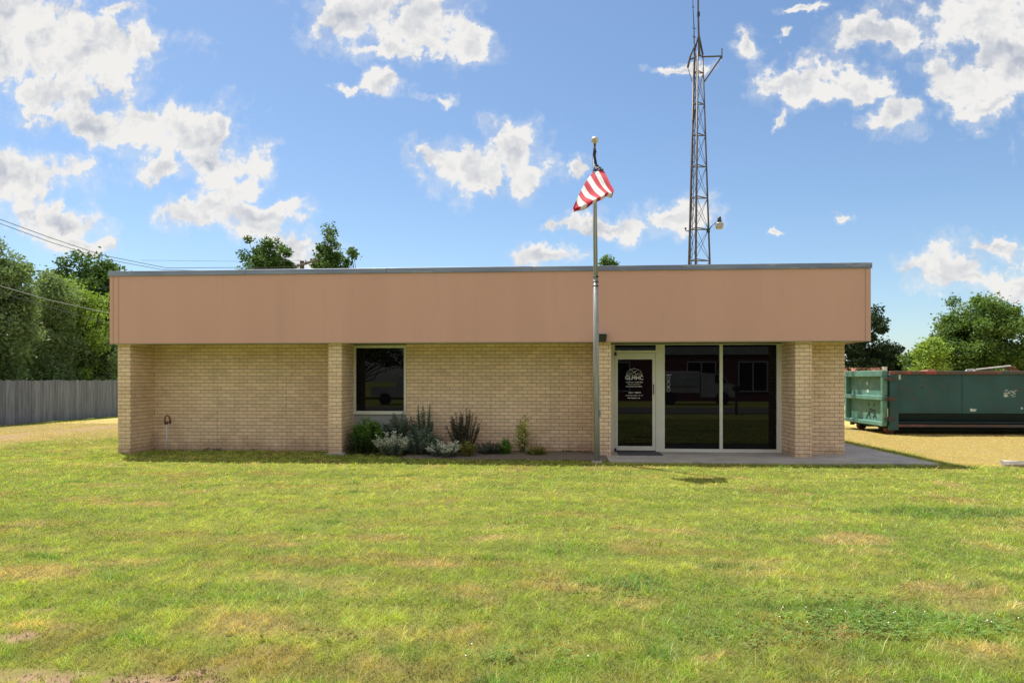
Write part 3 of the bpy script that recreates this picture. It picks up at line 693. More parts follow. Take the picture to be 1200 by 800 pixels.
def flag():
    q = lambda px, py, dy: np.array(at(px, py, fy - .075 - dy*2.1))
    # four edges of the striped cloth: s across the stripes (0 right/top .. 1 lower left), t along the stripes
    L_ = [q(707,199.5,.02), q(700,200.5,.02), q(695,202,.03), q(690,208,.05), q(686,214,.08), q(682,221,.11), q(679,227,.15), q(676,233,.19), q(671.5,243,.24)]
    R_ = [q(719.5,222.5,.34), q(717,226,.36), q(712,227,.38), q(707,229,.40), q(702,231,.43), q(697,235,.46), q(690,238,.42), q(682,241,.36), q(673,245,.28)]
    ns, nt = 72, 28; L_ = np.array(L_); R_ = np.array(R_)
    def ev(Pn, s): k = s*(len(Pn)-1); i = min(int(k), len(Pn)-2); f_ = k-i; return Pn[i]*(1-f_)+Pn[i+1]*f_
    V = []; 
    for i in range(ns+1):
        s = i/ns; a, b = ev(L_, s), ev(R_, s)
        for j in range(nt+1):
            t = j/nt; p_ = a*(1-t)+b*t
            p_ = p_ + np.array((0, -.035*math.sin(s*17+t*2.5)*(.3+t) - .03*math.sin(t*6+s*4), .012*math.sin(s*17+t*3+1)*t - .05*math.sin(math.pi*t)*(.3+.7*s)))
            V.append(p_)
    # turned-under hem hanging back below the front edge
    V2 = V[:]
    Fq = [(i*(nt+1)+j, i*(nt+1)+j+1, (i+1)*(nt+1)+j+1, (i+1)*(nt+1)+j) for i in range(ns) for j in range(nt)]
    red = pmat('flag_red', (.55,.025,.06), None, 20, .8); white = pmat('flag_white', (.80,.79,.77), None, 20, .8); blue = pmat('flag_blue', (.03,.045,.16), None, 20, .8)
    for m in (red, white, blue):
        t_n = NT(m.node_tree); b_ = t_n.n['Principled BSDF']; o_ = t_n.n['Material Output']
        tr = t_n.node('ShaderNodeBsdfTranslucent'); t_n.l.new(b_.inputs['Base Color'].links[0].from_socket, tr.inputs[0])
        mx = t_n.node('ShaderNodeMixShader'); mx.inputs[0].default_value = .32; t_n.l.new(b_.outputs[0], mx.inputs[1]); t_n.l.new(tr.outputs[0], mx.inputs[2]); t_n.l.new(mx.outputs[0], o_.inputs[0])
    org = tuple(at(697, 215, fy))
    root = empty('flag', org, 'red and white striped flag with starry blue corner hanging from the flagpole', 'flag')
    mb = MB(); mb.v = [tuple(v) for v in V2]; mb.f = Fq
    o = mb.build('striped_cloth', red, root, smooth=True); me = o.data; me.materials.append(white); me.materials.append(blue)
    nst = 9
    for pidx, p_ in enumerate(me.polygons):
        i = pidx // nt; k = int((i+.5)/ns*nst); p_.material_index = k % 2
    # turned up under edge
    hb = MB(); hv = []; 
    for i in range(ns+1):
        e = np.array(V[i*(nt+1)+nt]); s = i/ns
        for j in range(6):
            t = j/5; hv.append(tuple(e + np.array((-.03*t+.02*math.sin(s*20)*t, .20*t, -.045*math.sin(t*2.6)-.012*math.sin(s*25)*t))))
    hb.v = hv; hb.f = [(i*6+j, i*6+j+1, (i+1)*6+j+1, (i+1)*6+j) for i in range(ns) for j in range(5)]
    o2 = hb.build('turned_hem', red, root, smooth=True); o2.data.materials.append(white)
    for pidx, p_ in enumerate(o2.data.polygons): p_.material_index = int((pidx//5+.5)/ns*nst) % 2
    # canton bunched at the halyard
    cb = MB(); nv = 12; cv = []
    for i in range(nv+1):
        s = i/nv; lft = q(696.5, 191.5, .01)*(1-s)+q(694.5,202.5,.03)*s; rgt = q(698.5,191.5,.01)*(1-s)+q(707.5,200,.02)*s
        for j in range(9):
            t = j/8; p_ = lft*(1-t)+rgt*t; cv.append(tuple(p_+np.array((0, -.03*math.sin(t*14)*s-.03*s, 0))))
    cb.v = cv; cb.f = [(i*9+j, i*9+j+1, (i+1)*9+j+1, (i+1)*9+j) for i in range(nv) for j in range(8)]
    o3 = cb.build('canton', blue, root, smooth=True)
    st = MB(); rs = random.Random(2)
    for k in range(16):
        s = .3+.65*rs.random(); t = .1+.8*rs.random()
        lft = q(696.5, 191.5, .01)*(1-s)+q(694.5,202.5,.03)*s; rgt = q(698.5,191.5,.01)*(1-s)+q(707.5,200,.02)*s
        c0 = lft*(1-t)+rgt*t + np.array((0, -.075, 0))
        vs_ = []
        for a in range(10):
            r = .016 if a % 2 == 0 else .007; vs_.append(c0+np.array((r*math.sin(a*.628), .002*math.cos(a), r*math.cos(a*.628))))
        st.add(vs_, [tuple(range(10))])
    st.build('stars', white, o3)
    tw = MB(); tw.tube([at(696.2,174,fy-.05), at(697.2,178,fy-.06), at(696,182,fy-.06), at(697.4,187,fy-.07), at(698,192,fy-.07)], [.022,.034,.02,.024,.03], 8)
    tw.build('twisted_corner', M['darkcloth'], root, smooth=True)
flag()

# ------------------------------------------------------------------ radio tower behind the building
def tower():
    t = 26.6
    base = atd(820, 445, t); bx_, by_ = base.x, base.y
    T = empty('radio_tower', (bx_, by_, 0), 'tall dark three legged steel lattice tower rising behind the flat roof', 'tower')
    # leg positions at a low and a high level, read from the picture
    def legs(z):
        k = (z-6.2)/(15.0-6.2)
        l = [(-.40,.08),(-.22,-.34),(.41,.12)]; h_ = [(-.17,.05),(-.08,-.14),(.12,.06)]
        cx_ = bx_+ .0*k
        return [Vector((cx_+a[0]*(1-k)+b[0]*k - .02*k, by_+a[1]*(1-k)+b[1]*k, z)) for a, b in zip(l, h_)]
    zt_ = 14.3; za = -.05
    for i in range(3):
        r = (.036,.044,.036)[i]
        MB().tube([legs(za)[i], legs(7)[i], legs(zt_)[i]], [r*1.2, r, r*.8], 8).build('leg', M['tower'], T, smooth=True)
    zs = [6.17-1.2*4+1.22*i for i in range(11)]; zs = [z for z in zs if z < zt_]
    hb = []
    for z in zs:
        L = legs(z); m = MB()
        for i in range(3): m.tube([L[i], L[(i+1)%3]], .021, 6)
        m.build('cross_bar', M['tower'], T)
    for a, b in zip(zs, zs[1:]):
        A, Bq = legs(a), legs(b); m = MB()
        for i in range(3):
            j = (i+1) % 3; m.tube([A[i], Bq[j]], .0085, 5); m.tube([A[j], Bq[i]], .0085, 5)
        m.build('diagonal_brace', M['tower'], T)
    # side arm
    z1 = atd(822,66,t).z; z2 = atd(822,96,t).z; e = atd(846,66,t); L1 = legs(z1)[2]; L2 = legs(z2)[2]
    arm = MB(); arm.tube([legs(z1)[1], L1, e], .032, 8); arm.tube([L2, e], .032, 8); arm.tube([e-Vector((0,0,.1)), atd(846,57,t)], .022, 6); arm.build('side_arm', M['tower'], T)
    ts = MB(); z3 = atd(820,55,t).z
    ts.tube([legs(z2)[0], atd(813,88,t), legs(z3)[0]], .02, 6); ts.tube([atd(806,79,t), atd(809,66,t), atd(815,52,t)], [.045,.035,.025], 8); ts.tube([atd(806,79,t), atd(811,96,t)], .012, 5)
    ts.tube([atd(809,70,t), atd(817,66,t)], .03, 6); ts.tube([legs(zt_)[0], atd(818,44,t)], .03, 6); ts.tube([legs(zt_)[2], atd(819,42,t)], .04, 6)
    ts.build('head_frame', M['tower'], T)
    # upper mast and whips
    MB().tube([atd(819.5,66,t), atd(818.3,20,t), atd(817.6,-60,t)], [.045,.034,.024], 8).build('mast', M['tower'], T)
    MB().lathe(tuple(atd(818.6,17,t)), [(.02,-.1),(.055,-.08),(.055,.08),(.02,.1)], 10).build('mast_clamp', M['black'], T)
    wq = MB(); wq.tube([atd(813.5,52,t), atd(813.3,33,t), atd(812,9,t), atd(811.5,-40,t)], [.022,.02,.014,.01], 6)
    wq.tube([atd(811,33,t), atd(816,34,t)], .014, 5); wq.tube([atd(812,43,t), atd(815,44,t)], .025, 5); wq.tube([atd(811.5,8,t), atd(813,9,t)], .028, 6)
    wq.build('whip_antenna', M['tower'], T)
    cb = MB(); pts = []
    for k in range(20): z = 2+k*.65; l = legs(z)[0]; pts.append(l+Vector((.05+.012*math.sin(k*2.1), .03, 0)))
    cb.tube(pts, .02, 5); pts = [p_+Vector((.06,0,0)) for p_ in pts]; cb.tube(pts, .014, 5); cb.build('cable', M['wire'], T)
    pr = MB(); l = legs(atd(812,270,t).z)[0]; pr.tube([l, l+Vector((-.14,0,.0)), l+Vector((-.16,0,.08))], .02, 5); pr.lathe(tuple(l+Vector((-.16,0,.1))), [(.01,-.04),(.035,-.03),(.035,.03),(.01,.04)], 8)
    l = legs(atd(812,138,t).z)[0]; pr.tube([l+Vector((.0,-.05,-.15)), l+Vector((.1,-.05,.3))], .035, 6); pr.each('small_bracket', M['black'], T)
    # security lamp on a curved arm
    lp0 = legs(atd(829,270,t).z)[2]; lampb = atd(842,264,t)
    S = empty('security_lamp', tuple(lp0), 'small barn lamp on a curved arm clamped to the lattice tower', 'lamp')
    MB().box(lp0.x-.10, lp0.x+.03, lp0.y-.09, lp0.y-.045, lp0.z-.09, lp0.z+.09, .01).build('bracket', M['black'], S)
    am = MB(); am.tube([lp0+Vector((0,-.06,0)), atd(833,266,t-.0), atd(837,262,t), atd(840.5,260.5,t)], .018, 8); am.build('arm', M['tower'], S, smooth=True)
    c0 = atd(843, 261, t)
    MB().lathe(tuple(c0), [(.03,.24),(.06,.23),(.075,.12),(.09,.05),(.10,.0)], 14).build('housing', M['black'], S, smooth=True)
    MB().lathe(tuple(c0), [(.10,.0),(.15,-.02),(.17,-.06),(.168,-.065)], 16).build('hood', M['lens'], S, smooth=True)
    MB().lathe(tuple(c0), [(.16,-.067),(.15,-.16),(.12,-.24),(.10,-.245)], 16).build('refractor', pmat('frosted_refractor', (.42,.38,.33), None, 20, .4), S, smooth=True)
tower()

# ------------------------------------------------------------------ trees
def limb(mb, a, b, r0, r1, rs, n=6, wob=.12):
    a, b = np.array(a, float), np.array(b, float); L = np.linalg.norm(b-a); pts = []
    for i in range(n+1):
        s = i/n; p_ = a*(1-s)+b*s; p_[2] += .12*L*math.sin(math.pi*s)*.6
        if 0 < i < n: p_ += rs.normal(0, wob*L/n, 3)
        pts.append(p_)
    mb.tube([tuple(p_) for p_ in pts], [r0*(1-i/n)+r1*i/n for i in range(n+1)], 7)
def leaves_at(cent, rad, n, size, rs, droop=0.0, flat=.8, aspect=.55):
    """n leaves in each clump: kite shaped faces"""
    k = len(cent); cent = np.repeat(cent, n, 0); rad = np.repeat(rad, n)
    d = rs.normal(0, 1, (k*n, 3)); d /= np.linalg.norm(d, axis=1)[:, None]
    r = rad*rs.rand(k*n)**.45; p_ = cent + d*r[:, None]*np.array((1, 1, flat)); p_[:, 2] -= droop*rs.rand(k*n)*rad
    a = rs.normal(0, 1, (k*n, 3)); a[:, 2] = a[:, 2]*.6 - droop; a /= np.linalg.norm(a, axis=1)[:, None]
    b = np.cross(a, rs.normal(0, 1, (k*n, 3))); b /= np.linalg.norm(b, axis=1)[:, None] + 1e-9
    s = (size*rs.uniform(.6, 1.3, k*n))[:, None]
    V = np.stack([p_-a*s*.5, p_+b*s*aspect*.5-a*s*.05, p_+a*s*.5, p_-b*s*aspect*.5-a*s*.05], 1)
    return V.reshape(-1, 3)
def tree(name, x, y, h, rx, ry, z0, m, label, cat='tree', group=None, seed=1, nclump=90, nleaf=170, size=.14, crad=.62, shape='round', droop=0, lean=0, trunk=.16, core=.45, lumps=7):
    rs = np.random.RandomState(seed)
    T = empty(name, (x, y, 0), label, cat, group)
    # the crown is a union of several lobes so the outline is uneven
    cz = (z0+h)/2; hz = (h-z0)/2
    lobes = []
    for i in range(lumps):
        a = rs.rand()*6.28; rr = rs.uniform(.25, .62); zz_ = rs.uniform(-.62, .62)
        if shape == 'cone': rr *= (1-.5*(zz_+.6)/1.2)
        wz = math.sqrt(max(0, 1-zz_*zz_))
        lobes.append((np.array((rr*wz*math.cos(a), rr*wz*math.sin(a), zz_)), rs.uniform(.32, .52)))
    lobes.append((np.array((0, 0, .45)), .5)); lobes.append((np.array((0, 0, -.2)), .55))
    pts = []
    while len(pts) < nclump:
        c, r = lobes[rs.randint(len(lobes))]; d_ = rs.normal(0, 1, 3); d_ /= np.linalg.norm(d_)
        q_ = c + d_*r*(core+(1-core)*rs.rand()**.5)
        if q_[2] > 1 or q_[2] < -1.05: continue
        pts.append(q_)
    pts = np.array(pts); pmax = np.abs(pts[:, 2]).max(); pxy = np.abs(pts[:, :2]).max(); pts[:, :2] /= pxy
    cr = crad*rs.uniform(.55, 1.25, nclump)
    cent = np.stack([x+lean*(pts[:, 2]+1)/2+pts[:, 0]*(rx-crad*.4), y+pts[:, 1]*(ry-crad*.4), cz+pts[:, 2]/pmax*(hz-crad*.45)], 1)
    V = leaves_at(cent, cr, nleaf, size, rs, droop)
    # a few twig-end leaves beyond the clumps
    V2 = leaves_at(cent, cr*1.55, max(6, nleaf//10), size, rs, droop)
    quads_obj('crown', np.concatenate([V, V2]), m, T)
    mb = MB(); top = (x+lean*.6, y, z0+(h-z0)*.62)
    limb(mb, (x, y, -.15), top, trunk, trunk*.35, rs, 8, .05)
    far = sorted(range(nclump), key=lambda i: -np.linalg.norm(pts[i]))[:26]
    for i in far:
        s = np.clip((cent[i][2]-z0)/(h-z0)*.7, .05, .9)*rs.uniform(.5, .9); st = (x+(top[0]-x)*s, y, z0*.7+(top[2]-z0*.7)*s)
        limb(mb, st, cent[i], trunk*.35*(1-s*.5), .012, rs, 5, .12)
    mb.build('trunk', M['bark'], T, smooth=True)
    return T
def T_at(px, t): v = atd(px, 445, t); return v.x, v.y
# left, beyond the grey fence
G1 = 'trees beyond the grey fence'
def tr(px, t, topy, wpx, z0, m, label, **kw):
    x, y = T_at(px, t); h = EYE+(HOR-topy)/F*t+.25; r = wpx*1.12/2/F*t
    return tree(kw.pop('name', 'tree'), x, y, h, r, kw.pop('ry', r), z0, M[m], label, **kw)
tr(-8, 26.5, 277, 95, .5, 'leaf_grey', 'tall dusky grey green tree at the far left behind the fence', group=G1, seed=11, nclump=120, nleaf=260, size=.13, crad=.5, shape='cone', droop=.4)
tr(42, 29.5, 303, 88, .4, 'leaf_grey', 'feathery grey green tree with drooping sprays in the middle of the fence line', group=G1, seed=12, nclump=150, nleaf=240, size=.115, crad=.52, droop=.6)
tr(106, 39, 290, 135, 1.0, 'leaf_dark', 'large dark broadleaf tree standing tall behind the feathery trees at left', group=G1, seed=13, nclump=230, nleaf=170, size=.21, crad=.75, ry=3.2)
tr(92, 31.8, 335, 92, .3, 'leaf_lime', 'bright yellow green tree in front of the large dark broadleaf tree', group=G1, seed=14, nclump=130, nleaf=170, size=.15, crad=.55)
tr(117, 32.5, 397, 56, .3, 'leaf_grey', 'low pale grey green bush tree beside the left corner of the building', group=G1, seed=15, nclump=55, nleaf=220, size=.11, crad=.38, droop=.4)
tr(20, 33, 318, 110, .6, 'leaf_mid', 'mid green tree half hidden behind the dusky tree at far left', group=G1, seed=16, nclump=90, nleaf=150, size=.18, crad=.7)
tr(62, 31.5, 375, 85, .2, 'leaf_mid', 'shaggy green shrub tree low down against the grey fence', group=G1, seed=19, nclump=60, nleaf=200, size=.13, crad=.5)
# behind the roof
G2 = 'treetops showing above the roof'
tr(309, 46, 280, 78, 4.5, 'leaf_dark', 'spiky dark treetop above the roof left of the pole crossarm', group=G2, seed=21, nclump=170, nleaf=120, size=.2, crad=.5, shape='cone', core=.3)
tr(388, 45, 266, 52, 4.2, 'leaf_dark', 'tallest treetop above the roof right of the pole crossarm', group=G2, seed=22, nclump=150, nleaf=110, size=.2, crad=.5, core=.3)
tr(412, 48, 288, 20, 4.2, 'leaf_dark', 'narrow small treetop just right of the tallest treetop above the roof', group=G2, seed=23, nclump=55, nleaf=100, size=.2, crad=.42)
tr(711, 42, 306, 22, 3.0, 'leaf_mid', 'tip of a treetop barely showing above the roof beside the flagpole', group=G2, seed=24, nclump=34, nleaf=100, size=.2, crad=.42)
# right, beyond the dumpster
G3 = 'trees beyond the green dumpster'
tr(1004, 46, 360, 140, .3, 'leaf_vdark', 'very dark gappy tree right beside the roof corner', group=G3, seed=31, nclump=210, nleaf=150, size=.2, crad=.6, core=.5)
tr(1140, 41, 347, 132, .3, 'leaf_mid', 'big rounded green tree behind the dumpster', group=G3, seed=32, nclump=240, nleaf=210, size=.17, crad=.62, ry=3.3)
tr(1040, 48, 402, 62, .1, 'leaf_vdark', 'low dark tree filling the gap beside the very dark gappy tree', group=G3, seed=35, nclump=120, nleaf=130, size=.2, crad=.6, core=.5)
tr(1090, 37, 400, 42, .2, 'leaf_lime', 'light green bushy tree at the left foot of the big rounded tree', group=G3, seed=33, nclump=50, nleaf=190, size=.15, crad=.45)
tr(1202, 40, 383, 60, .2, 'leaf_mid', 'smaller green tree at the right edge behind the dumpster', group=G3, seed=34, nclump=60, nleaf=190, size=.17, crad=.5)
tr(930, 60, 395, 130, .1, 'leaf_dark', 'dark tree behind the building hidden mostly by its right corner', group=G3, seed=36, nclump=90, nleaf=100, size=.3, crad=.9)
# far-off belt of trees closing the view
rs = np.random.RandomState(9); n = 520
cx_ = rs.uniform(-150, 170, n); cent = np.stack([cx_, 92+6*rs.rand(n)+4*np.sin(cx_*.05), .6+4.6*rs.rand(n)*(.55+.45*np.sin(cx_*.11)**2)], 1)
quads_t = leaves_at(cent, rs.uniform(1.2, 2.2, n), 60, .6, rs)
tag(quads_obj('distant_woods', quads_t, M['leaf_dark']), 'far off belt of low dark woods on the horizon', 'woods', kind='stuff')

# ------------------------------------------------------------------ fence on the left
FX = -19.35
FE = empty('wooden_fence', (FX, 30, 0), 'weathered grey wooden board fence running back on the left', 'fence')
rsf = random.Random(4); y_ = 14.0; mb = MB()
while y_ < 46:
    w_ = .135+rsf.random()*.008; h_ = 1.585+rsf.uniform(-.018,.018); o_ = rsf.uniform(-.004,.004); xx = FX+o_
    mb.prism([(0,0)]*0 or [(xx-.009,.02),(xx+.009,.02),(xx+.009,h_),(xx-.009,h_)], y_, y_+w_)
    y_ += w_+.006+(.006 if rsf.random() < .2 else 0)
mb.build('boards', M['wood'], FE)
for k in range(14): MB().box(FX-.11, FX-.02, 14.2+k*2.44, 14.3+k*2.44, -.3, 1.5, .004).build('post', M['wood'], FE)
for z_ in (.3, 1.25): MB().box(FX-.055, FX-.015, 14.0, 46, z_, z_+.09).build('rail', M['wood'], FE)

# white-roofed house beyond the fence
hx_, hy_ = T_at(112, 47); HB = empty('white_house', (hx_, hy_, 0), 'low white house with pale roof glimpsed over the fence by the building corner', 'house')
z1_ = EYE+(HOR-436)/F*47
MB().box(hx_-4, hx_+4, hy_, hy_+6, -.1, z1_-.28).build('wall', M['greywall'], HB)
MB().add([(hx_-4.4,hy_-.5,z1_-.22),(hx_+4.4,hy_-.5,z1_-.22),(hx_+4.4,hy_+6.5,z1_-.22),(hx_-4.4,hy_+6.5,z1_-.22),(hx_-4.4,hy_+3,z1_+.55),(hx_+4.4,hy_+3,z1_+.55)], [(0,1,5,4),(3,4,5,2),(0,4,3),(1,2,5),(0,3,2,1)]).build('roof', M['whitewall'], HB)
MB().box(hx_-4.42, hx_+4.42, hy_-.54, hy_-.502, z1_-.36, z1_-.2).build('gutter', M['whitewall'], HB)
MB().box(hx_+1, hx_+2, hy_-.03, hy_-.002, .8, 1.5).build('window', M['glassdark'], HB)

# orange-roofed house behind the dumpster
hx_, hy_ = T_at(985, 44); z1_ = EYE+(HOR-431)/F*44; x1h = T_at(1031, 44)[0]
HO = empty('orange_roof_house', (x1h-6, hy_, 0), 'low grey building with orange roof edge behind the dumpster end', 'house')
MB().box(x1h-12, x1h-.6, hy_, hy_+7, -.1, z1_-.5).build('wall', M['greywall'], HO)
MB().add([(x1h-12.4,hy_-.6,z1_-.48),(x1h,hy_-.6,z1_-.30),(x1h,hy_+7.6,z1_-.3),(x1h-12.4,hy_+7.6,z1_-.48),(x1h-12.4,hy_-.2,z1_-.05),(x1h-.1,hy_-.2,z1_+.03),(x1h-.1,hy_+7,z1_+.03),(x1h-12.4,hy_+7,z1_-.05)],
         [(0,3,2,1),(4,5,6,7),(0,1,5,4),(1,2,6,5),(2,3,7,6),(3,0,4,7)]).build('roof', M['terracotta'], HO)
MB().box(x1h-.1, x1h+.06, hy_-.7, hy_+7.7, z1_-.32, z1_+.07).build('roof_end_trim', M['whitewall'], HO)
MB().box(x1h-10.6, x1h-10, hy_-.04, hy_-.002, .9, 1.7).build('window', M['glassdark'], HO)
MB().box(x1h-3.4, x1h-2.4, hy_-.04, hy_-.002, .0, 1.7).build('door', M['black'], HO)

# ------------------------------------------------------------------ roll-off dumpster
def dumpster():
    x0 = 9.62; y0 = 20.7; y1 = 23.45; x1 = 16.4; zt_ = 1.86; zb = .30
    D = empty('roll_off_dumpster', ((x0+x1)/2, (y0+y1)/2, 0), 'long dark green steel roll off dumpster on dry grass', 'dumpster')
    zs = .66
    s = MB(); s.box(x0+.30, x1, y0+.05, y0+.07, zs, zt_-.08); s.box(x0+.1, x1, y1-.07, y1-.05, zs, zt_-.08); s.box(x1-.04, x1, y0+.07, y1-.07, .2, zt_-.08)
    s.build('side_wall', M['dgreen'], D)
    l = MB(); l.add([(x0+.32,y0+.05,zs-.002),(x1,y0+.05,zs-.002),(x1,y0+.30,.30),(x0+.32,y0+.30,.30)], [(0,3,2,1)]); l.box(x0+.1, x1, y0+.3, y1-.3, .26, .32); l.build('slanted_skirt', M['ddark'], D)
    fl = MB(); fl.box(x0+.12, x1-.05, y0+.08, y1-.08, .33, .38); fl.build('floor', M['ddark'], D)
    r = MB(); r.box(x0+.06, x1+.02, y0-.01, y0+.11, zt_-.10, zt_, .01); r.box(x0+.06, x1+.02, y1-.11, y1+.01, zt_-.10, zt_, .01); r.box(x1-.08, x1+.03, y0+.11, y1-.11, zt_-.1, zt_-.002, .01); r.build('top_rail', M['drust'], D)
    b = MB(); b.box(x0+.30, x1, y0+.02, y0+.10, .22, .30, .008); b.build('bottom_rail', M['drust'], D)
    MB().box(x0+.302, x1, y0+.035, y0+.052, zs-.03, zs+.02).build('skirt_rib', M['dgreen'], D)
    c = MB(); c.box(x0+.04, x0+.30, y0+.0, y0+.12, .12, zt_-.102, .012); c.box(x0+.04, x0+.16, y1-.12, y1, .12, zt_-.102, .012); c.each('corner_post', M['dgreen'], D)
    # end gate, facing left
    g = MB(); xg = x0
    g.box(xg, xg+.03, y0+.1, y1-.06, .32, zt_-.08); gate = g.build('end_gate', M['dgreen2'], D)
    fr = MB()
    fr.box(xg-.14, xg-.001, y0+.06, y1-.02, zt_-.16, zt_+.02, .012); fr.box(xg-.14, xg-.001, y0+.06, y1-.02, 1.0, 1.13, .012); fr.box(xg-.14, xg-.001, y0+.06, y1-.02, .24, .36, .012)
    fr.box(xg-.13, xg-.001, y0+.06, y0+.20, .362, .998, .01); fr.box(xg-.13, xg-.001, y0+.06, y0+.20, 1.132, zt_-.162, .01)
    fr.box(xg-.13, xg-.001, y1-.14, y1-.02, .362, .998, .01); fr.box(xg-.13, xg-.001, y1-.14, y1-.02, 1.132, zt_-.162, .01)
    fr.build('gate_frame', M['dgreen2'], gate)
    pr = MB()
    for (yy, z_, w_, h_) in ((y0+1.3,1.44,.12,.11),(y0+1.25,1.2,.14,.10)): pr.prism([(xg-.006,z_),(xg-.001,z_),(xg-.001,z_+h_),(xg-.006,z_+h_)], yy, yy+w_)
    pr.each('sticker', M['sticker'], gate)
    mk = MB()
    for (ya, za, yb, zb_) in ((.85,.86,.95,.80),(1.2,.86,1.3,.80),(.8,.66,1.2,.70),(.8,.60,1.2,.64),(.75,.42,.82,.56),(.82,.56,.95,.45),(1.15,.42,1.2,.6),(1.2,.6,1.35,.5),(1.35,.5,1.42,.4)):
        mk.tube([(xg-.003, y0+ya, za), (xg-.003, y0+yb, zb_)], .017, 4)
    mk.build('black_marks', M['black'], gate)
    hg = MB()
    for z_ in (.42, 1.0, 1.58):
        hg = MB(); hg.box(x0-.10, x0+.22, y0-.03, y0-.002, z_, z_+.09, .008); hg.tube([(x0+.02,y0-.035,z_-.03),(x0+.02,y0-.035,z_+.12)], .03, 8); hg.build('hinge', M['hinge'], D)
    lt_ = MB()
    for z_ in (.48, .86):
        lt_ = MB(); lt_.box(x0-.13, x0+.02, y1+.01, y1+.10, z_, z_+.1, .015); lt_.tube([(x0-.06,y1+.05,z_-.05),(x0-.06,y1+.09,z_+.18)], .02, 6); lt_.build('latch', M['black'], D)
    for xx in (x0+.1, x1-1.0):
        for yy in (y0+.35, y1-.55):
            m = MB(); m.tube([(xx+.12, yy, .12), (xx+.12, yy+.2, .12)], .12, 16); m.build('roller', M['rust'], D)
    sk = MB(); sk.box(x0+.05, x1-.1, y0+.62, y0+.74, .1, .258); sk.box(x0+.05, x1-.1, y1-.74, y1-.62, .1, .258); sk.box(x0+.0, x0+.12, y0+.3, y1-.3, .18, .258); sk.each('skid_rail', M['ddark'], D)
    # marks on the long side
    yy = y0+.05
    def q(px, py): return at(px, py, yy)
    a, b_ = q(1048, 444.5), q(1055.5, 438.8); MB().box(a.x, b_.x, yy-.004, yy-.001, a.z, b_.z).build('sticker', M['sticker'], D)
    k = MB(); a, b_ = q(1176.5,464.5), q(1190,456.5); rr = random.Random(1)
    for i in range(26):
        x_ = rr.uniform(a.x, b_.x); z_ = rr.uniform(a.z, b_.z); k.box(x_-.03, x_+.035, yy-.004, yy-.001, z_-.008, z_+.008)
    k.box(a.x, a.x+.09, yy-.005, yy-.0005, a.z-.01, a.z+.06); k.build('graffiti', M['scrape'], D)
    k = MB(); a = q(1140.5,480); k.prism([(a.x-.09,a.z-.04),(a.x+.06,a.z-.05),(a.x+.1,a.z+.02),(a.x-.02,a.z+.03),(a.x-.09,a.z+.045)], yy-.004, yy-.001)
    a = q(1197.5,478); k.prism([(a.x-.03,a.z-.03),(a.x+.03,a.z-.03),(a.x+.02,a.z+.02),(a.x-.03,a.z+.03)], yy-.004, yy-.001); k.each('paint_scrape', M['scrape'], D)
    k = MB()
    for (px, py, w_, h_) in ((1055,453,.025,.05),(1081,453,.02,.05),(1080,454,.03,.02),(1106,452,.02,.04),(1072,468,.06,.02),(1070,466,.02,.02),(1150,465,.015,.05),(1121,450,.02,.015),(1190,450,.05,.015),(1077,482,.03,.02)):
        a = q(px, py); k.box(a.x-w_, a.x+w_, yy-.004, yy-.001, a.z-h_, a.z+h_)
    k.each('rust_spot', M['drust'], D)
    k = MB()
    for (px0, px1) in ((1058,1066),(1083,1096)): a, b_ = q(px0,435), q(px1,431.5); k.box(a.x, b_.x, y0-.014, y0-.0105, zt_-.085, zt_-.01)
    k.each('red_reflector', M['redtape'], D)
    # vertical side posts barely standing out
    pk = MB()
    for xx in (x0+2.1, x0+3.9, x0+5.6): pk.box(xx, xx+.06, y0+.035, y0+.05, zs+.022, zt_-.102, .004)
    pk.each('side_rib', M['dgreen'], D)
    # things lying in it
    tag(MB().add([(12.05,21.2,1.5),(12.4,21.6,1.5),(12.6,21.2,1.55),(12.1,21.9,1.5),(12.2,21.35,1.93),(12.45,21.45,1.94)], [(0,2,5,4),(2,1,5),(0,4,3),(3,4,5,1),(0,3,1,2)]).build('rubble_bag', M['sticker'], origin=(12.3,21.5,1.5)), 'pale crumpled sack poking above the middle of the dumpster rim', 'sack')
    z_ = zt_
    a, b_ = at(1143,433.2,21.3), at(1184,428.8,21.6); pl = MB(); pl.tube([tuple(a), tuple(b_)], .035, 4)
    pl.tube([tuple(b_), (b_.x+.1, b_.y+.3, 1.2)], .03, 4); tag(pl.build('timber_offcut', M['timber'], origin=tuple(a)), 'long pale timber offcut sticking up over the dumpster rim', 'timber')
    a = at(1087, 434, 21.4); k = MB(); k.add([(a.x-.2,21.2,1.4),(a.x+.3,21.2,1.4),(a.x+.3,21.8,1.4),(a.x-.2,21.8,1.4),(a.x-.05,21.3,1.915),(a.x+.18,21.35,1.94),(a.x+.2,21.7,1.9),(a.x-.1,21.7,1.88)], [(0,3,2,1),(4,5,6,7),(0,1,5,4),(1,2,6,5),(2,3,7,6),(3,0,4,7)])
    tag(k.build('cardboard_box', M['terracotta'], origin=(a.x,21.5,1.4)), 'orange brown crushed box showing above the dumpster rim near its end', 'box')
    rs_ = np.random.RandomState(3); a = at(1184, 427, 21.6); V = leaves_at(np.array([[a.x, 21.6, 1.93],[a.x+.15,21.7,1.86]]), np.array([.14,.15]), 120, .06, rs_)
    bt = quads_obj('brush_bundle', V, leafmat('dead_leaves', (.17,.07,.04), (.24,.12,.07), 5), origin=(a.x,21.6,1.8)); tag(bt, 'clump of dead reddish twigs piled at the end of the timber offcut', 'brush')
dumpster()

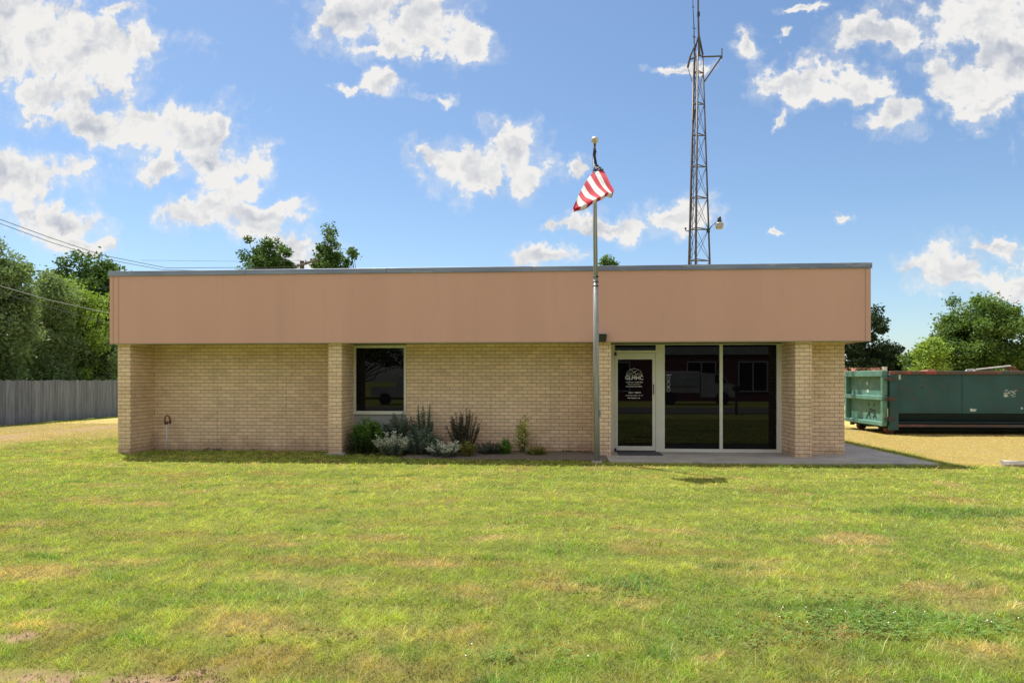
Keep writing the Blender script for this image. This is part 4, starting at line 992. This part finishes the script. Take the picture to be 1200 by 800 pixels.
# weathered timber at the right edge of the lawn
a = gnd(1180, 547); tb = MB()
prof = [(-.07,0),(.07,0),(.08,.05),(.055,.10),(-.05,.105),(-.08,.05)]
V = []; 
for k in range(9):
    s = k/8; X_ = a.x+s*2.0; Y_ = a.y+.12-s*.55
    for (u_, z_) in prof: V.append((X_+.02*math.sin(k*3), Y_+u_, z_+.012*math.sin(k*2.3+u_*20)))
Fs = [tuple(range(5,-1,-1)), tuple(range(48,54))] + [(k*6+i, k*6+(i+1)%6, k*6+6+(i+1)%6, k*6+6+i) for k in range(8) for i in range(6)]
tb.add(V, Fs); tag(tb.build('landscape_timber', M['timber'], origin=(a.x, a.y, 0)), 'weathered grey timber lying on the grass at the right edge', 'timber')

# ------------------------------------------------------------------ overhead wires and utility pole
ux, uy = T_at(354, 36); zc = EYE+(HOR-308.5)/F*36
U = empty('utility_pole', (ux, uy, 0), 'wooden utility pole whose slanting crossarm shows above the roof', 'utility pole')
MB().tube([(ux,uy,-.3),(ux,uy,zc+.12)], [.16,.11], 12).build('pole', M['bark'], U)
e0, e1 = atd(344,313,35.2), atd(372,304.5,36.8)
d_ = (e1-e0).normalized(); ca = MB(); ca.tube([tuple(e0), tuple(e1)], .07, 4); ca.build('crossarm', M['bark'], U)
ins = MB()
for s in (.05, .5, .93):
    p_ = e0+(e1-e0)*s; ins.lathe((p_.x, p_.y, p_.z+.06), [(.02,0),(.045,.03),(.03,.06),(.045,.09),(.015,.14)], 8)
ins.each('insulator', M['greywall'], U)
def wire(name, pts, r, m, label, grp):
    mb = MB(); P_ = [Vector(p_) for p_ in pts]; out = []
    for i in range(len(P_)-1):
        for k in range(8): out.append(P_[i].lerp(P_[i+1], k/8))
    out.append(P_[-1]); mb.tube(out, r, 5); tag(mb.build(name, m, origin=tuple(P_[0])), label, 'wire', grp)
GW = 'overhead wires on the left'
wire('power_line', [atd(-180,205,20), atd(0,257,23), atd(60,279,25), atd(120,299,28), atd(195,314,32), e0], .012, M['wire'], 'upper of the two thin dark wires crossing the sky at upper left', GW)
wire('power_line', [atd(-180,215,20), atd(0,262,23), atd(60,284,25), atd(120,303,28), atd(190,316,32), e0-Vector((0,0,.3))], .011, M['wire'], 'lower of the two thin dark wires crossing the sky at upper left', GW)
wire('service_cable', [atd(-180,285,15), atd(0,335,17), atd(60,352,18.5), atd(128,367,20.5)], .010, M['wirel'], 'pale sagging cable running down to the left roof corner in front of the trees', GW)
wire('service_cable', [atd(-180,290,17), atd(0,343,19), atd(60,360,20.5), atd(130,380,24.4)], .010, M['wire'], 'thin dark cable hanging just below the pale one before the trees', GW)
p0 = atd(165,305,60); wire('power_line', [p0, atd(300,306.5,58), atd(352,305,36.6)], .012, M['wire'], 'faint far wire skimming just above the roof toward the crossarm', GW)

# ------------------------------------------------------------------ planting bed
def stemmy(name, x, y, h, w, n, m, label, size=.05, nl=26, seed=1, spread=.5, aspect=.35, cat='shrub', tip=None, tipm=None, upright=.8, z0=.03):
    rs = np.random.RandomState(seed); S = empty(name, (x, y, 0), label, cat, 'plants in the bed by the wall')
    h *= 1.36; w *= 1.25; n = int(n*2.0); nl = int(nl*2.2); size *= 1.15
    st = MB(); V = []; VT = []
    for i in range(n):
        a = rs.rand()*6.28; r = w*math.sqrt(rs.rand()); bx_, by_ = x+r*.35*math.cos(a), y+r*.35*math.sin(a); hh = h*rs.uniform(.55, 1.0)*(1-.35*(r/w)**2)
        ex, ey = x+r*math.cos(a), y+r*math.sin(a)*.8
        ex += rs.normal(0, .02); pts = []
        for k in range(6):
            s = k/5; q_ = s**(1/upright) if upright < 1 else s
            pts.append((bx_+(ex-bx_)*s**.8, by_+(ey-by_)*s**.8, -.02+hh*s**.85))
        st.tube(pts, [.006*(1-.7*k/5)*(h/.6)+.001 for k in range(6)], 4)
        P_ = np.array(pts)
        for j in range(nl):
            s = (.18+.82*(j+rs.rand())/nl)*5; k = min(int(s), 4); c = P_[k]*(1-(s-k))+P_[k+1]*(s-k)
            an = j*2.4+rs.rand(); out = np.array((math.cos(an), math.sin(an), spread*rs.uniform(.3,1.4))); out /= np.linalg.norm(out)
            side = np.cross(out, (0,0,1)); side /= np.linalg.norm(side)+1e-9; side = side + rs.normal(0,.3,3); sz = size*rs.uniform(.6,1.25)
            q_ = [c, c+out*sz*.5+side*sz*aspect*.5, c+out*sz, c+out*sz*.5-side*sz*aspect*.5]
            (VT if tip and s > 5*(1-tip) else V).extend(q_)
    st.build('stems', M['stem'], S); quads_obj('leaves', np.array(V), m, S)
    if VT: quads_obj('pale_tips', np.array(VT), tipm, S)
    return S
M['stem'] = pmat('plant_stem', (.10,.10,.05))
lg = leafmat('bed_green', (.14,.29,.05), (.20,.36,.07), 4); lsil = leafmat('bed_silver', (.62,.66,.56), (.75,.78,.68), 4, trans=.15); lblu = leafmat('bed_blue_grey', (.16,.235,.20), (.24,.31,.26), 4, trans=.2)
lpur = leafmat('bed_purple', (.075,.068,.068), (.12,.10,.09), 4, trans=.15); lyel = leafmat('bed_yellow', (.26,.27,.07), (.36,.34,.10), 5); lorg = leafmat('bed_orange', (.50,.27,.14), (.55,.36,.18), 5); lcream = leafmat('bed_cream', (.66,.68,.42), (.75,.72,.5), 5)
bp = lambda px, Y: at(px, 0, Y).x
def hpx(py, Y, px): return at(px, py, Y).z
stemmy('green_shrub', bp(432,14.6), 14.6, .62, .34, 46, lg, 'bright green leafy shrub at the left end of the bed by the pier', .075, 26, 1)
stemmy('green_shrub', bp(419,14.3), 14.35, .34, .2, 22, leafmat('bed_dark_green', (.04,.09,.03), (.06,.12,.03), 4), 'low dark green shrub tucked against the second brick pier', .05, 20, 2)
stemmy('silver_shrub', bp(461,14.1), 14.1, .42, .36, 26, lblu, 'low silver leaved bush with whitish tips in front of the grey green shrub', .05, 26, 3, tip=.45, tipm=lsil, upright=.6)
stemmy('grey_shrub', bp(468,14.75), 14.75, .74, .34, 44, lblu, 'rounded blue grey bush below the right corner of the window', .055, 34, 4)
stemmy('tall_sage', bp(496,14.7), 14.7, .92, .20, 16, lblu, 'tallest spiky grey green plant just right of the window', .06, 40, 5, upright=.9, aspect=.3)
stemmy('grey_shrub', bp(493,14.35), 14.35, .46, .42, 50, lblu, 'spreading low blue grey bush in front of the tallest spiky plant', .05, 28, 6)
stemmy('silver_shrub', bp(520,14.0), 14.02, .30, .34, 22, lblu, 'low silver bush with pale tips before the dark spiky plant', .05, 24, 7, tip=.4, tipm=lsil, upright=.6)
stemmy('dark_spiky_plant', bp(544,14.65), 14.65, .80, .32, 24, lpur, 'dark purplish plant with upright spikes against the brick wall', .05, 36, 8, aspect=.35)
stemmy('yellow_green_plant', bp(547,14.05), 14.05, .30, .16, 18, lyel, 'small yellow green plant before the dark spiky one', .045, 16, 9)
stemmy('grey_shrub', bp(573,14.4), 14.4, .26, .30, 30, leafmat('bed_slate', (.10,.12,.115), (.14,.16,.15), 4), 'lowest slate grey mound right of the dark spiky plant', .04, 22, 10)
stemmy('green_shrub', bp(592,14.35), 14.35, .30, .15, 24, lg, 'small round green plant left of the tall yellow leaved stem', .05, 20, 11)
stemmy('yellow_leaved_plant', bp(613,14.7), 14.7,   .80, .13, 6, lcream, 'single tall stem with cream and orange leaves against the brick', .14, 16, 12, aspect=.3, tip=.55, tipm=lcream, spread=.6)
stemmy('yellow_green_plant', bp(629,14.3), 14.3, .20, .20, 22, lyel, 'low yellowish plant furthest right in the bed', .045, 14, 13)
stemmy('orange_tipped_shoot', bp(612.5,14.68), 14.66, .78, .04, 2, lorg, 'thin shoot with orange top leaves rising through the cream leaved stem', .09, 6, 14, tip=.3, tipm=lorg)
rs = np.random.RandomState(8); n = 26
V = leaves_at(np.stack([np.concatenate([rs.uniform(bp(640,14.9), bp(692,14.9), 16), rs.uniform(bp(240,15), bp(300,15), 10)]), rs.uniform(14.85, 15.05, n), np.full(n, .03)], 1), rs.uniform(.05,.13,n), 14, .035, rs, 0, .45)
tag(quads_obj('weeds', V, leafmat('weed', (.05,.08,.03), (.08,.11,.04), 4)), 'scattered low weeds along the foot of the brick walls', 'weeds', kind='stuff')

# ------------------------------------------------------------------ across the street, seen only in the glass
SH = empty('corner_shop', (8, -22, 0), 'maroon flat roofed shop across the street mirrored in the big panes', 'building')
MB().box(2, 30, -30, -22, -.1, 8.4).build('wall', M['maroon'], SH)
MB().box(1.8, 30.2, -30.2, -21.8, 8.402, 8.7).build('roof', M['greywall'], SH)
for xx in (3.2, 9.6, 13.4, 18.2):
    wb = MB(); wb.box(xx, xx+2.2, -21.99, -21.93, .7, .8); wb.box(xx, xx+2.2, -21.99, -21.93, 2.9, 3.0); wb.box(xx, xx+.1, -21.99, -21.93, .8, 2.9); wb.box(xx+2.1, xx+2.2, -21.99, -21.93, .8, 2.9); wb.box(xx+1.05, xx+1.15, -21.99, -21.93, .8, 2.9)
    w_ = wb.build('window', M['greywall'], SH); MB().box(xx+.1, xx+2.1, -21.99, -21.97, .8, 2.9).build('pane', M['glassdark'], w_)
MB().box(2, 30, -21.99, -21.9, 3.5, 4.3).build('sign_band', M['greywall'], SH)
TS = len(bpy.data.objects); TR = empty('box_truck', (7.5, -15, 0), 'white box truck parked across the street mirrored in the big panes', 'truck')
MB().box(6.6, 9.0, -16.0, -14, .75, 2.15, .04).build('cargo_box', M['truckwhite'], TR)
MB().box(6.9, 8.8, -13.99, -13.97, 1.2, 1.7).build('side_panel', M['greywall'], TR)
MB().prism([(9.95,1.42),(10.7,1.42),(10.4,1.9),(9.95,1.93)], -14.09, -14.07).build('cab_window', M['glassdark'], TR)
MB().prism([(9.05,.5),(11.2,.5),(11.2,1.3),(10.8,1.4),(10.4,2.0),(9.05,2.05)], -16.1, -14.1).build('cab', M['truckwhite'], TR)
for xx in (7.1, 10.4): MB().tube([(xx,-14.35,.42),(xx,-13.98,.42)], .42, 20).build('wheel', M['black'], TR)
CR = empty('parked_pickup', (-9, -13, 0), 'pale pickup parked across the street mirrored in the left window', 'pickup')
MB().prism([(-12,.5),(-6.6,.5),(-6.6,1.1),(-8.2,1.2),(-8.9,1.8),(-10.2,1.8),(-10.4,1.15),(-12,1.15)], -14.5, -12.7).build('body', pmat('silver_paint', (.5,.5,.52), None, 2, .3, .4), CR)
for xx in (-11.1, -7.5): MB().tube([(xx,-12.9,.38),(xx,-12.66,.38)], .38, 20).build('wheel', M['black'], CR)
MX = empty('mailbox', (8.1, -1.6, 0), 'dark roadside mailbox on a post mirrored in the right hand pane', 'mailbox')
MB().box(8.05, 8.15, -1.65, -1.55, -.2, 1.05).build('post', M['bark'], MX)
MB().add([(7.98+.12+.12*math.cos(a), yy, 1.06+.13+.13*max(math.sin(a), -1)) for yy in (-1.85,-1.35) for a in np.linspace(0, 2*math.pi, 13)[:-1]], [tuple(range(11,-1,-1)), tuple(range(12,24))]+[(i,(i+1)%12,(i+1)%12+12,i+12) for i in range(12)]).build('box', M['black'], MX)
tree('tree', -17, -27, 11, 6, 4, .8, M['leaf_mid'], 'broad green tree across the street mirrored in the left window', seed=41, nclump=150, nleaf=110, size=.3, crad=1.2)
tree('tree', -3, -30, 8, 3.5, 3.5, 2, M['leaf_dark'], 'dark tree across the street mirrored faintly in the door glass', seed=42, nclump=60, nleaf=110, size=.25, crad=.9)
